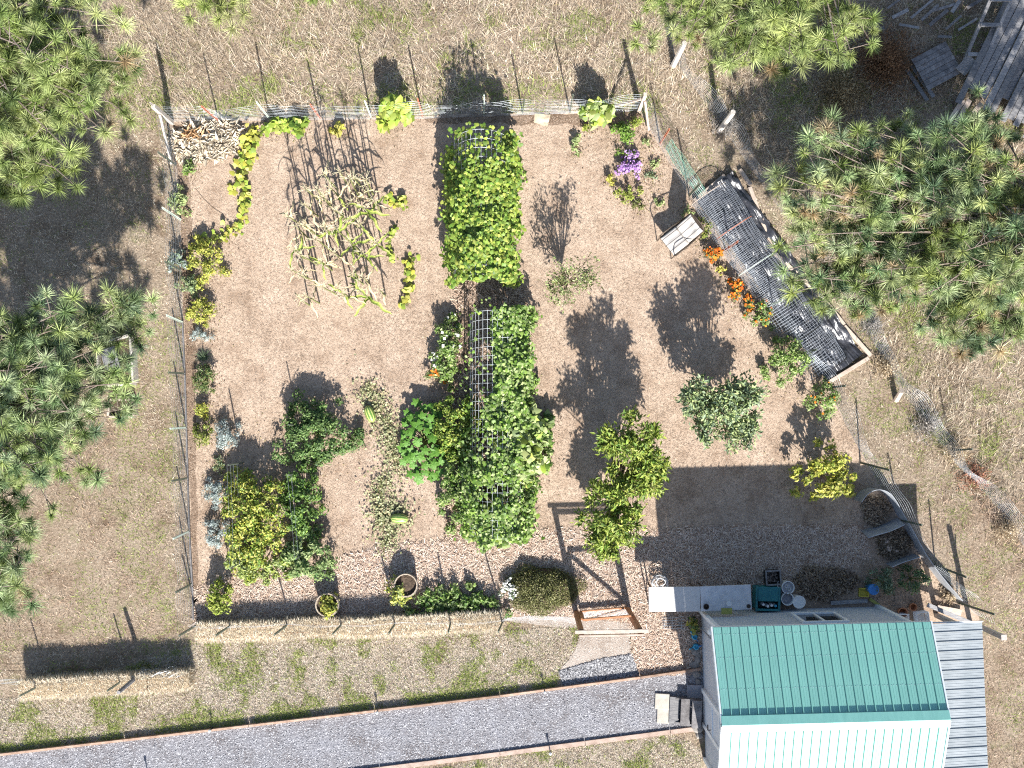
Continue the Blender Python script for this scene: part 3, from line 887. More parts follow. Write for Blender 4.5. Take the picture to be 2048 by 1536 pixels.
# ------------------------------------------------------------------ gate
gl, gr = G(1152, 1226), G(1258, 1224)
gate = thing("garden_gate", "stained timber gateway with crossbeam and swinging gate by the path", "gate", gl, math.atan2(gr.y - gl.y, gr.x - gl.x))
gw = (gr - gl).length
lx, ly = 0.0, -0.05
GH = 1.95
for x in (0, gw):
    MB().bar((x, 0, 0), (x + lx + (0.02 if x else 0), ly, GH), 0.13, 0.10, up=(1, 0, 0)).build("post", M_cedar, gate, bevel=0.006)
MB().bar((-0.14, ly, GH + 0.03), (gw + 0.2, ly, GH + 0.03), 0.075, 0.045).build("crossbeam", M_pale_timber, gate, bevel=0.004)
MB().bar((-0.05, ly - 0.09, GH - 0.02), (gw + 0.12, ly - 0.09, GH - 0.02), 0.04, 0.09).build("crossbeam", M_pale_timber, gate, bevel=0.004)
# the leaf of the gate, standing ajar between the posts
gf = MB()
g0, g1 = Vector((0.09, 0.05, 0)), Vector((gw - 0.06, 0.12, 0))
up = lambda p, z: Vector((p.x, p.y, z))
frame = MB().bar(up(g0, 0.12), up(g1, 0.12), 0.04, 0.09).bar(up(g0, 1.12), up(g1, 1.12), 0.04, 0.09).bar(up(g0, 0.165), up(g0, 1.075), 0.04, 0.09, up=(1, 0, 0)).bar(up(g1, 0.165), up(g1, 1.075), 0.04, 0.09, up=(1, 0, 0))
leafg = frame.build("gate_leaf", M_cedar, gate)
MB().bar(up(g0, 1.05) + Vector((.06, -.03, 0)), up(g1, .2) + Vector((-.06, -.03, 0)), 0.03, 0.08).build("brace", M_cedar, leafg)
m = MB()
for k in range(1, 12):
    q = g0.lerp(g1, k / 12); m.tube([up(q, .16), up(q, 1.08)], .002, 3, caps=False)
for k in range(1, 10):
    m.tube([up(g0, .12 + k * .1), up(g1, .12 + k * .1)], .002, 3, caps=False)
m.build("wire_mesh", M_wire, leafg)
m = MB()
for k in range(5): m.tube([(0.0, ly - .06, GH - .1 - k * .02), (gw / 2, ly - .05, GH - .2 - k * .03), (gw, ly - .06, GH - .1 - k * .02)], .003, 3, caps=False)
m.build("string_wire", M_wire, gate)

# ------------------------------------------------------------------ straw bales
STRAW = [(0.64, 0.54, 0.40), (0.72, 0.64, 0.50), (0.76, 0.70, 0.58), (0.50, 0.39, 0.27)]
M_straw = mat("straw", [(0.24, 0.17, 0.10), (0.38, 0.29, 0.18), (0.52, 0.42, 0.28)], 30, 0.9, bump=1.0, bscale=70, stretch=(3, 1, 1))
M_twine = mat("orange_twine", [(0.40, 0.20, 0.10), (0.5, 0.28, 0.15)], 20, 0.8)
def bale(loc, rz, L, W, Hh, label, group, seed):
    rng = np.random.default_rng(seed)
    t = thing("straw_bale", label, "straw bale", loc, rz, group)
    nx, ny, nz = 12, 6, 5
    import bmesh
    bm = bmesh.new()
    bmesh.ops.create_cube(bm, size=1)
    bmesh.ops.subdivide_edges(bm, edges=bm.edges[:], cuts=5, use_grid_fill=True)
    rr = random.Random(seed)
    Hh *= rr.uniform(.9, 1.06); W *= rr.uniform(.92, 1.05); tint = rr.uniform(.84, 1.08)
    for v in bm.verts:
        c = v.co
        k = 1 - 0.10 * ((abs(c.x) * 2) ** 8 * (abs(c.y) * 2) ** 4)
        v.co = Vector((c.x * L * (0.99 + rr.uniform(-.01, .01)), c.y * W * k + rr.uniform(-.012, .012), (c.z + .5) * Hh * (1 - .08 * (abs(c.y) * 2) ** 6) + (rr.uniform(-.012, .012) if c.z > -.4 else 0)))
    me = bpy.data.meshes.new("bale_body"); bm.to_mesh(me); bm.free(); me.materials.append(M_straw)
    add_obj("bale_body", me, t)
    n = 5200
    face = rng.integers(0, 5, n)
    u, v = rng.uniform(-.5, .5, n), rng.uniform(-.5, .5, n)
    P = np.zeros((n, 3)); N = np.zeros((n, 3))
    top = face < 2; fy = (face == 2) | (face == 3); fx = face == 4
    P[top] = np.stack([u[top] * L, v[top] * W, np.full(top.sum(), Hh * .97)], 1); N[top] = (0, 0, 1)
    sg = np.where(rng.random(n) < .5, -1, 1)
    P[fy] = np.stack([u[fy] * L, sg[fy] * W / 2 * .97, (v[fy] + .5) * Hh], 1); N[fy] = np.stack([0 * u[fy], sg[fy], 0 * u[fy]], 1)
    P[fx] = np.stack([sg[fx] * L / 2 * .98, v[fx] * W, (u[fx] + .5) * Hh], 1); N[fx] = np.stack([sg[fx], 0 * u[fx], 0 * u[fx]], 1)
    d = unit(rng.standard_normal((n, 3)) * np.array([.35, 1.0, .35]) + N * rng.uniform(.1, .6, n)[:, None])
    s = unit(np.cross(d, N + .01)) * .005
    ln = rng.uniform(.04, .13, n)[:, None]
    V = np.stack([P - s, P + s, P + d * ln], 1).reshape(-1, 3)
    C = np.repeat(pal(STRAW, n, rng) * tint, 3, axis=0).clip(0, .9)
    tag(add_obj("straw_ends", mesh_np("straw_ends", V, np.arange(3 * n).reshape(-1, 3), M_grass, C), t), kind="stuff")
    m = MB()
    for yy in (-W * .22, W * .22):
        m.tube([(-L / 2 * 1.0, yy, 0.01), (-L / 2, yy, Hh * .99), (L / 2, yy, Hh * .99), (L / 2, yy, 0.01)], .006, 4, caps=False)
    m.build("twine", M_twine, t)
    return t
xs = [395, 483, 572, 660, 748, 835, 921, 1006]
for k in range(7):
    a, b = G(xs[k], 1261 - k * 2.6, .2), G(xs[k + 1], 1261 - (k + 1) * 2.6, .2)
    c = (a + b) / 2; c.z = 0.006; c.y += random.uniform(-.055, .055)
    nm = ["first", "second", "third", "fourth", "fifth", "sixth", "seventh"][k]
    bale(c, math.atan2(b.y - a.y, b.x - a.x) + random.uniform(-.04, .04), (b - a).length - .015, .40, .36, nm + " straw bale from the left in the long row along the garden's bottom fence", "straw bales along the bottom fence", 100 + k)
xs = [50, 135, 220, 304, 386]
for k in range(4):
    a, b = G(xs[k], 1374 - k * 4.5, .2), G(xs[k + 1], 1374 - (k + 1) * 4.5, .2)
    c = (a + b) / 2; c.z = 0.006
    nm = ["leftmost", "second", "third", "rightmost"][k]
    bale(c, math.atan2(b.y - a.y, b.x - a.x) + random.uniform(-.04, .04), (b - a).length - .015, .42, .55, nm + " straw bale in the short separate row at the lower left", "straw bales at the lower left", 120 + k)
for px, py, h, lx, ly, lab in [(98, 1362, 1.15, -.15, -.05, "thin dark stake leaning over the left end of the short bale row"), (262, 1350, 1.15, -.12, -.08, "thin dark stake beside the wooden post at the short bale row")]:
    m = MB(); m.bar((0, 0, 0), (lx, ly, h), .04, .014, up=(1, 0, 0)); m.bar((0, .014, 0), (lx, ly + .014, h), .012, .03, up=(1, 0, 0))
    tag(m.build("stake", M_tpost, None, loc=G(px, py)), lab, "stake", "stakes at the short bale row")
m = MB(); m.tube([(0, 0, 0), (-.05, -.08, .7), (-.12, -.17, 1.25)], [.055, .05, .045], 7)
tag(m.build("wooden_stake", M_dark_plank, None, loc=G(287, 1343)), "dark weathered wooden post leaning over the short straw bale row", "post")
m = MB(); rr = random.Random(4)
for k in range(9):
    p0 = Vector((rr.uniform(-.1, .2), rr.uniform(-.05, .1), 0)); path = []
    for i in range(16):
        f = i / 15
        path.append((f * 1.0 + rr.uniform(-.03, .03), .06 * math.sin(f * 9 + k) + rr.uniform(-.04, .04) + k * .01, .42 + .1 * math.sin(f * 6 + k * .7)))
    m.tube(path, .004, 3, caps=False)
tag(m.build("wire_tangle", M_wire, None, loc=G(292, 1341)), "loose tangle of pale wire hanging at the short bale row's right end", "wire")
# low wire lines running away from the short bale row
m = MB()
for k in range(4):
    a, b = G(-60, 1350), G(60, 1356)
    m.tube([(0, 0, .1 + k * .12), ((b - a).x, (b - a).y, .15 + k * .12)], .003, 3, caps=False)
tag(m.build("wire_strand", M_wire, None, loc=G(-60, 1352)), "pale wire strands running left from the short straw bale row", "wire")
# ------------------------------------------------------------------ plants
YEL = [(0.48, 0.44, 0.07), (0.56, 0.51, 0.14), (0.34, 0.34, 0.06)]
YGR = [(0.27, 0.33, 0.05), (0.38, 0.41, 0.09), (0.17, 0.23, 0.035)]
BGR = [(0.12, 0.22, 0.03), (0.22, 0.33, 0.06), (0.07, 0.14, 0.02)]
DGR = [(0.05, 0.11, 0.03), (0.10, 0.18, 0.05), (0.17, 0.25, 0.08)]
PGR = [(0.30, 0.37, 0.14), (0.42, 0.48, 0.22), (0.18, 0.25, 0.09)]
GGR = [(0.15, 0.21, 0.12), (0.24, 0.30, 0.19), (0.09, 0.14, 0.07)]
SIL = [(0.36, 0.42, 0.40), (0.48, 0.54, 0.53), (0.26, 0.32, 0.30)]
OLV = [(0.13, 0.15, 0.04), (0.20, 0.20, 0.07), (0.09, 0.10, 0.03)]
SUN = [(0.30, 0.40, 0.06), (0.42, 0.46, 0.10), (0.22, 0.32, 0.05)]

def flower_mesh(P, r, cols, rng):
    """small six-petalled discs facing upwards"""
    n = len(P)
    N = unit(rng.standard_normal((n, 3)) * .45 + np.array([0, -.25, 1.0]))
    T = unit(np.cross(N, rng.standard_normal((n, 3)))); B = np.cross(N, T)
    R = (r * rng.uniform(.7, 1.3, n))[:, None]
    vs = [P + N * R * .25]
    for k in range(8):
        a = k * math.pi / 4
        q = R * (1.0 if k % 2 == 0 else .72)
        vs.append(P + T * (q * math.cos(a)) + B * (q * math.sin(a)))
    V = np.stack(vs, 1).reshape(-1, 3)
    F = (np.array([(0, 1 + k, 1 + (k + 1) % 8) for k in range(8)])[None] + (np.arange(n) * 9)[:, None, None]).reshape(-1, 3)
    return V, F, np.repeat(pal(cols, n, rng, .12), 9, axis=0)

LITTER = []
SEED = [1000]
def crown_points(rng, n, clumps, cr, base_z=0.02):
    k = rng.integers(0, len(clumps), n)
    d = unit(rng.standard_normal((n, 3))) * (cr[k] * rng.random(n) ** .45)[:, None]
    d[:, 2] *= .75
    P = clumps[k] + d
    P[:, 2] = np.maximum(P[:, 2], base_z)
    return P, d, k

def bush(name, label, cat, px, py, rx, ry, h, cols, n=500, leaf=.06, k=14, cr=.12, aspect=.55, group=None, flowers=None, rounded=False, flat=False, stems=8, spread=.95, stem_mat=None, base_px=None, up=1.0, fl_n=0, fl_r=.03):
    SEED[0] += 1
    rng = np.random.default_rng(SEED[0])
    c = G(px, py, h * .55); c.z = 0
    s = SC * CAM_H / (CAM_H - h * .5)
    ax, ay = rx / s, ry / s
    LITTER.append((c.x, c.y, ax, ay))
    n = int(n * 1.45); leaf *= 1.15; k = int(k * 1.25)
    t = thing(name, label, cat, c, 0, group)
    a = rng.random(k) * 2 * math.pi
    q = np.sqrt(rng.random(k)) * spread * (1 + .22 * np.sin(3 * a + rng.uniform(0, 6)) + .14 * np.sin(5 * a + rng.uniform(0, 6)))
    q = np.where(rng.random(k) < .08, q * 1.25, q)
    dome = np.sqrt(np.maximum(0, 1 - q * q))
    zz = h * (.25 + .62 * dome * rng.uniform(.55, 1.0, k)) if not flat else h * rng.uniform(.3, .8, k)
    cl = np.stack([np.cos(a) * q * ax, np.sin(a) * q * ay, zz], 1)
    crr = np.full(k, cr) * rng.uniform(.6, 1.3, k)
    P, d, kk = crown_points(rng, n, cl, crr)
    N = d * 4 / max(cr, .02) * .4 + rng.standard_normal((n, 3)) * .5 + np.array([0, -.15, up])
    tint = rng.uniform(.8, 1.2, k)[kk][:, None]
    v, f, co = leaves(P, N, np.full(n, leaf), pal(cols, n, rng) * tint, aspect, .25, rounded, None, rng)
    tag(add_obj("foliage", mesh_np("foliage", v, f, M_leaf, co), t), kind="stuff")
    if stems:
        m = MB()
        for i in range(min(stems, k)):
            e = Vector(cl[i]); mid = e * .5 + Vector((0, 0, e.z * .1))
            m.tube([(rng.normal(0, .01), rng.normal(0, .01), 0), mid, e], [.012 + .006 * h, .009, .004], 4, caps=False)
        m.build("stems", stem_mat or M_stem, t)
    if flowers is not None:
        nf = fl_n
        P2, d2, _ = crown_points(rng, nf, cl, crr * 1.05)
        P2[:, 2] = P2[:, 2] + cr * .5
        v, f, co = flower_mesh(P2, fl_r, flowers, rng)
        tag(add_obj("flowers", mesh_np("flowers", v, f, M_flower, co), t), kind="stuff")
    return t

PALE = [(0.36, 0.38, 0.20), (0.44, 0.44, 0.26), (0.26, 0.29, 0.14), (0.40, 0.33, 0.20)]
WHITE = [(0.72, 0.70, 0.64), (0.8, 0.8, 0.76)]
ORANGE = [(0.62, 0.17, 0.02), (0.70, 0.27, 0.03), (0.55, 0.11, 0.015)]
PURPLE = [(0.45, 0.26, 0.55), (0.58, 0.40, 0.68), (0.36, 0.18, 0.46)]
# along the top fence
bush("squash_plant", "small bright yellow-green plant at the top fence above the corn, left one", "plant", 546, 252, 22, 17, .4, SUN, 110, .11, 8, .1, rounded=True)
bush("squash_plant", "green plant with yellow edges at the top fence directly above the corn", "plant", 597, 252, 21, 15, .4, SUN + BGR, 110, .11, 8, .1, rounded=True)
bush("squash_plant", "tiny yellow plant at the top fence right of the corn's shadow tips", "plant", 678, 259, 13, 10, .3, YEL, 45, .09, 5, .07, rounded=True)
bush("sunflower", "tall bright yellow-green leafy plant poking through the top fence", "plant", 783, 224, 26, 26, 1.15, SUN, 190, .14, 12, .14, rounded=True)
bush("sunflower", "tall pale green leafy plant at the top fence near the right corner", "plant", 1196, 220, 27, 20, 1.1, PGR + SUN, 170, .13, 12, .14, rounded=True)
bush("weed", "thin pale weed below the burlap in the upper garden", "weed", 1154, 288, 9, 18, .3, PGR, 50, .08, 6, .07)
bush("weed", "small pale weed just under the tall leafy plant near the top right corner", "weed", 1170, 256, 9, 7, .2, YGR, 30, .06, 4, .05)
bush("herb_bush", "round bright green bush above the purple flowers", "bush", 1248, 268, 24, 22, .55, BGR, 700, .05, 20, .1)
bush("herb_bush", "small yellow-green plant tucked in the garden's top right corner", "plant", 1273, 245, 11, 9, .35, YGR, 120, .05, 6, .08)
bush("aster", "upper, smaller clump of purple flowers by the right fence", "flower", 1260, 310, 17, 9, .32, DGR + OLV, 220, .035, 9, .07, flowers=PURPLE, fl_n=120, fl_r=.026)
bush("aster", "lower, larger clump of purple flowers by the right fence", "flower", 1260, 338, 26, 17, .36, DGR + OLV, 420, .035, 16, .08, flowers=PURPLE, fl_n=300, fl_r=.028)
bush("weed", "small yellow weed left of the purple flowers", "weed", 1222, 357, 10, 9, .28, YEL, 80, .05, 6, .06)
bush("herb_bush", "loose yellow-green plant below the purple flowers", "plant", 1258, 384, 30, 14, .35, YGR, 220, .05, 13, .07)
bush("herb_bush", "dark small plant under the loose yellow one below the purple flowers", "plant", 1276, 409, 11, 9, .3, OLV, 90, .05, 6, .06)
for px, py, r, cc, lab in [(1310, 330, 12, PGR, "wispy weed right of the purple flowers, upper one"), (1306, 352, 11, GGR, "wispy bluish weed right of the purple flowers, lower one"), (1318, 404, 11, PGR, "little weed beside the top of the chair's shadow"),
                           (1379, 421, 12, PGR, "little weed between the chair's shadow and the wire tunnel"), (1296, 284, 8, PGR, "tiny weed right of the round bright green bush")]:
    bush("weed", lab, "weed", px, py, r, r, .15, cc, 45, .05, 6, .06)
# down the right side
bush("herb_bush", "thin green plant above the first orange marigolds", "plant", 1408, 458, 15, 19, .4, YGR + OLV, 160, .06, 10, .08)
bush("marigold", "orange marigold clump nearest the patio chair", "flower", 1425, 508, 17, 15, .4, DGR + OLV, 260, .04, 12, .08, flowers=ORANGE, fl_n=110, fl_r=.032)
bush("weed", "yellowish weed between the two upper marigold clumps", "weed", 1442, 536, 8, 9, .25, YEL, 50, .05, 5, .06)
bush("marigold", "middle orange marigold clump along the wire tunnel", "flower", 1470, 576, 18, 18, .45, DGR + OLV, 280, .04, 12, .08, flowers=ORANGE, fl_n=110, fl_r=.032)
bush("marigold", "lower orange marigold clump mixed with green leaves by the wire tunnel", "flower", 1496, 606, 13, 16, .45, DGR, 180, .04, 9, .08, flowers=ORANGE, fl_n=60, fl_r=.032)
bush("tomato_plant", "light green sprawling plant right of the lowest marigolds", "plant", 1522, 628, 26, 27, .6, PGR + BGR, 420, .055, 16, .1, flowers=ORANGE, fl_n=14)
bush("tomato_plant", "large bright green bush spilling from the wire tunnel's lower end", "bush", 1578, 722, 45, 48, .9, BGR + PGR, 1700, .055, 34, .13)
bush("tomato_plant", "tall feathery green plant at the foot of the wire tunnel, right side", "plant", 1648, 798, 27, 38, 1.0, PGR + BGR, 700, .055, 22, .12, flowers=ORANGE, fl_n=10)
bush("yellow_shrub", "yellow-green twiggy shrub beside the curved metal sheets", "shrub", 1655, 948, 62, 58, 1.2, YEL + YGR, 1100, .085, 34, .13, stems=24, stem_mat=M_brownstem, spread=.95)
bush("herb_bush", "grey-green shaded plant left of the metal compost wall's lower end", "plant", 1768, 1163, 24, 24, .5, GGR, 500, .05, 16, .1)
bush("herb_bush", "dark shaded plant right beside the metal compost wall's lower end", "plant", 1828, 1160, 30, 24, .5, GGR + DGR, 500, .05, 16, .1)
# left bed
bush("herb_bush", "small bright green plant below the pale husk heap", "plant", 375, 336, 14, 16, .3, BGR + PGR, 160, .055, 9, .08)
bush("herb_bush", "pale green leafy plant along the left fence below the husk heap", "plant", 359, 402, 17, 30, .35, PGR, 300, .06, 14, .09)
bush("herb_bush", "bluish green plant at the left fence beside the big yellow bush", "plant", 357, 520, 20, 18, .45, GGR + SIL, 330, .05, 13, .09)
bush("herb_bush", "pale green straggly plant at the left fence below the bluish one", "plant", 372, 570, 22, 22, .4, PGR + GGR, 300, .055, 13, .09)
bush("golden_bush", "large golden yellow bush where the ground vine meets the left bed", "bush", 408, 522, 36, 44, .6, YEL + YGR, 1300, .05, 30, .11)
bush("golden_bush", "round yellow-green bush above the topmost silvery clump", "bush", 403, 625, 28, 28, .5, YEL + YGR, 1000, .045, 24, .1)
bush("lavender", "flattish silvery clump just below the round yellow-green bush", "lavender", 403, 668, 21, 12, .25, SIL, 420, .04, 14, .07, aspect=.3)
bush("dark_bush", "dark olive oblong bush below the spiky plant", "bush", 408, 759, 22, 30, .5, OLV + DGR, 900, .04, 24, .1)
bush("golden_bush", "small yellow bush below the dark olive bush", "bush", 408, 818, 18, 14, .35, YEL + YGR, 380, .045, 14, .08)
bush("golden_bush", "yellowish bush left of the upper round silvery clump", "bush", 407, 868, 20, 24, .4, YGR + OLV, 480, .045, 16, .09)
bush("lavender", "round silvery clump right of the yellowish bush", "lavender", 453, 866, 25, 26, .4, SIL, 1100, .045, 26, .09, aspect=.3)
bush("herb_bush", "sparse grey-brown plant between two silvery clumps", "plant", 440, 931, 16, 16, .3, GGR + OLV, 170, .045, 10, .07)
bush("lavender", "round silvery clump left of the tall yellow-green vines", "lavender", 430, 985, 24, 25, .4, SIL, 1050, .045, 26, .09, aspect=.3)
bush("lavender", "lowest round silvery clump of the left bed", "lavender", 432, 1066, 24, 28, .4, SIL, 1050, .045, 26, .09, aspect=.3)
bush("golden_bush", "yellow-green bush in the garden's lower left corner", "bush", 440, 1196, 24, 32, .75, YGR, 750, .06, 24, .12)
# yucca-like spiky plant
rng = np.random.default_rng(5)
t = thing("spiky_plant", "small blue-green spiky plant above the dark olive bush", "plant", G(409, 714))
n = 110
v, f, c = blades(rng.normal(0, .03, n), rng.normal(0, .03, n), np.zeros(n), rng.uniform(.14, .32, n), .008, rng.uniform(.2, 1.3, n), pal(GGR, n, rng), rng)
add_obj("spikes", mesh_np("spikes", v, f, M_leaf, c), t)
# berry rows and tomatoes at lower left
bush("berry_vine", "tall yellow-green vine mass in the lower left of the garden", "vine", 505, 1040, 70, 98, 1.15, YGR + YEL + BGR, 5200, .06, 90, .15, stems=20)
bush("berry_vine", "bright yellow-green growth below the tall vines toward the bales", "vine", 520, 1130, 84, 36, .7, YGR + PGR, 2400, .06, 34, .12)
bush("berry_vine", "dark green vine column right of the tall yellow-green vines", "vine", 605, 1005, 36, 84, 1.0, DGR + BGR, 2300, .065, 40, .13, stems=14)
bush("berry_vine", "dark green leafy mound above the left barrel planter", "vine", 612, 1112, 55, 48, .9, DGR + PGR, 2300, .065, 36, .13)
bush("tomato_plant", "large dark green sprawling bush left of the upper watermelon", "bush", 628, 868, 80, 66, .95, DGR + [(0.16, 0.24, 0.07)], 4800, .058, 84, .14, stems=20)
# centre
bush("bean_plant", "pale flowering bush along the trellis's upper left side", "bush", 893, 700, 30, 66, .7, PGR + BGR, 1700, .06, 30, .12, flowers=WHITE, fl_n=22, fl_r=.045)
bush("marigold", "small orange marigold plant left of the trellis", "flower", 872, 752, 22, 18, .4, PGR + OLV, 260, .05, 12, .09, flowers=ORANGE, fl_n=30, fl_r=.04)
bush("bean_plant", "bright green leafy plant between the lobed leaves and the trellis", "bush", 912, 855, 42, 78, .95, BGR + YGR, 2600, .06, 52, .13)
bush("bean_plant", "green leafy mass along the trellis's lower left side", "bush", 918, 990, 42, 78, .8, BGR + PGR, 2300, .065, 48, .13)
bush("squash_plant", "green squash leaves spilling right of the trellis's lower half", "plant", 1078, 880, 26, 62, .7, PGR + BGR, 330, .11, 26, .13, rounded=True)
bush("flower_patch", "dense strip of small leafy plants between the right barrel and the green mound", "plant", 913, 1208, 92, 34, .34, BGR + DGR + PGR, 1700, .075, 60, .11, flat=True, spread=.95, stems=0)
bush("white_flower", "small white flowering plant left of the green mound", "flower", 1022, 1180, 19, 26, .35, GGR, 300, .045, 14, .09, flowers=WHITE, fl_n=120, fl_r=.028)
# round low mound of creeping thyme
def mound(name, label, cat, px, py, rx, ry, h, cols, n, leaf, twig=None):
    SEED[0] += 1
    rng = np.random.default_rng(SEED[0])
    c = G(px, py, h * .4); c.z = 0.012
    ax, ay = rx / SC, ry / SC
    t = thing(name, label, cat, c)
    a = rng.random(n) * 6.283; q = np.sqrt(rng.random(n))
    wob = 1 + .12 * np.sin(a * 3 + 1) + .08 * np.sin(a * 7) + rng.normal(0, .05, n)
    bl = noise2(np.cos(a) * q * ax + 9, np.sin(a) * q * ay + 9, 3.5, 4)
    P = np.stack([np.cos(a) * q * ax * wob, np.sin(a) * q * ay * wob, h * np.sqrt(np.maximum(0, 1 - q ** 3)) * (.65 + .6 * bl) * rng.uniform(.8, 1, n)], 1)
    N = np.stack([P[:, 0], P[:, 1], np.full(n, .5)], 1) + rng.standard_normal((n, 3)) * .5
    v, f, co = leaves(P, N, np.full(n, leaf), pal(cols, n, rng), .4, .25, False, None, rng)
    tag(add_obj("foliage", mesh_np("foliage", v, f, M_leaf, co), t), kind="stuff")
    m = MB()
    prof = [(1.0, 0.0), (.93, h * .45), (.7, h * .68), (.35, h * .8), (0, h * .84)]
    m.lathe([(r, z) for r, z in prof], seg=24)
    tw_m = twig or M_soil
    m.v = [(x * ax * .93, y * ay * .93, z * .9) for x, y, z in m.v]
    m.build("inner_twigs", tw_m, t, smooth=True)
    return t
mound("thyme_mound", "low rounded olive green mound beside the gateway", "ground cover", 1086, 1180, 74, 46, .4, OLV + [(0.26, 0.26, 0.11), (0.30, 0.28, 0.14)], 9000, .045)
mound("hay_heap", "low brown heap of dried stalks in the house's shade", "heap", 1650, 1165, 58, 30, .16, [(0.40, 0.31, 0.23), (0.52, 0.43, 0.33), (0.28, 0.21, 0.15)], 4200, .10, M_bedsoil)

# zucchini with big lobed leaves: every leaf a part
def lobed_leaf(name, L):
    n = 26
    ring = []
    for k in range(n):
        a = 2 * math.pi * k / n
        lob = .42 + .58 * abs(math.cos(2.5 * a)) ** .8
        if k % 2: lob *= .88
        ring.append((math.cos(a) * lob * L * .5 + L * .32, math.sin(a) * lob * L * .5, -.16 * L * lob ** 2 + (.03 if k % 2 else 0) * L))
    m = MB().add([(L * .3, 0, .03 * L)] + ring, [(0, 1 + k, 1 + (k + 1) % n) for k in range(n)])
    return m
M_zuc = mat("zucchini_leaf", [(0.04, 0.11, 0.012), (0.07, 0.17, 0.02), (0.14, 0.25, 0.045)], 22, 0.5, bump=0.4, bscale=60)
zl = lobed_leaf("leaf", .30).mesh("leaf", M_zuc, True)
t = thing("zucchini_plant", "zucchini plant with large deeply lobed bright green leaves", "vegetable plant", G(850, 880))
rr = random.Random(3)
for k in range(95):
    a = rr.uniform(0, 6.28); q = math.sqrt(rr.random())
    x, y = math.cos(a) * q * .50, math.sin(a) * q * .92
    z = .2 + .42 * (1 - q) + rr.uniform(0, .15)
    o = add_obj("leaf", zl, t)
    o.location = (x, y, z); s = rr.uniform(.6, 1.0)
    o.rotation_euler = (rr.uniform(-.35, .35), rr.uniform(-.1, .45), a + rr.uniform(-.6, .6)); o.scale = (s, s, s)
    if k % 2 == 0: MB().tube([(0, 0, .03), (x * .5, y * .5, z * .65), (x, y, z)], [.014, .011, .008], 5, caps=False).build("leaf_stalk", M_stem, t)

# vines that creep along the ground
def ground_vine(label, pts, wpx, cols, n, leaf, h=.12, rounded=True, extra=None, stemr=.006):
    SEED[0] += 1
    rng = np.random.default_rng(SEED[0])
    W = [G(*p) for p in pts]; base = W[0].copy()
    t = thing("ground_vine", label, "vine", base)
    Wl = [w - base for w in W]
    tot = sum((b - a).length for a, b in zip(Wl[:-1], Wl[1:]))
    s = rng.random(n) * tot
    C0 = np.array([poly_at(Wl, x)[:] for x in s])
    wd = wpx / SC
    P = C0 + np.stack([rng.normal(0, wd * .5, n), rng.normal(0, wd * .5, n), rng.uniform(.02, h, n)], 1)
    N = rng.standard_normal((n, 3)) * .35 + np.array([0, -.1, 1])
    v, f, co = leaves(P, N, np.full(n, leaf), pal(cols, n, rng), .7, .2, rounded, None, rng)
    tag(add_obj("foliage", mesh_np("foliage", v, f, M_leaf, co), t), kind="stuff")
    m = MB()
    for q in range(3 + int(wpx / 6)):
        k = int(tot / .12) + 2
        m.tube([poly_at(Wl, tot * i / k) + Vector((rng.normal(0, wd * .25), rng.normal(0, wd * .25), .02 + rng.uniform(0, .03))) for i in range(k + 1)], stemr, 4, caps=False)
    m.build("runner", M_stem, t)
    return t
ground_vine("yellow-green squash vine, upper stretch left of the corn", [(508, 255), (500, 300), (485, 350), (476, 372)], 17, SUN + YEL, 150, .10, .2)
ground_vine("yellow-green squash vine, lower stretch curling toward the golden bush", [(494, 375), (490, 420), (480, 455), (450, 470), (415, 482), (395, 492)], 12, SUN + YEL, 150, .085, .16)
ground_vine("short yellow vine right of the corn's middle", [(775, 400), (800, 408), (812, 398)], 12, SUN + YEL, 46, .09, .2)
ground_vine("small curved vine right of the corn, middle one", [(795, 455), (780, 475), (778, 500), (788, 520)], 8, SUN + YGR, 46, .07, .15)
ground_vine("straight yellow leafy vine near the corn's lower right", [(824, 518), (818, 545), (822, 570), (812, 612)], 11, SUN + YEL, 70, .10, .22)
ground_vine("sparse pale watermelon vine around the upper melon", [(735, 775), (752, 810), (772, 850), (790, 900), (800, 940)], 36, PALE, 950, .06, .1, False)
ground_vine("sparse pale watermelon vine around the lower melon", [(770, 950), (758, 1000), (765, 1050), (800, 1010), (780, 1070), (770, 1095)], 36, PALE, 1050, .06, .12, False)

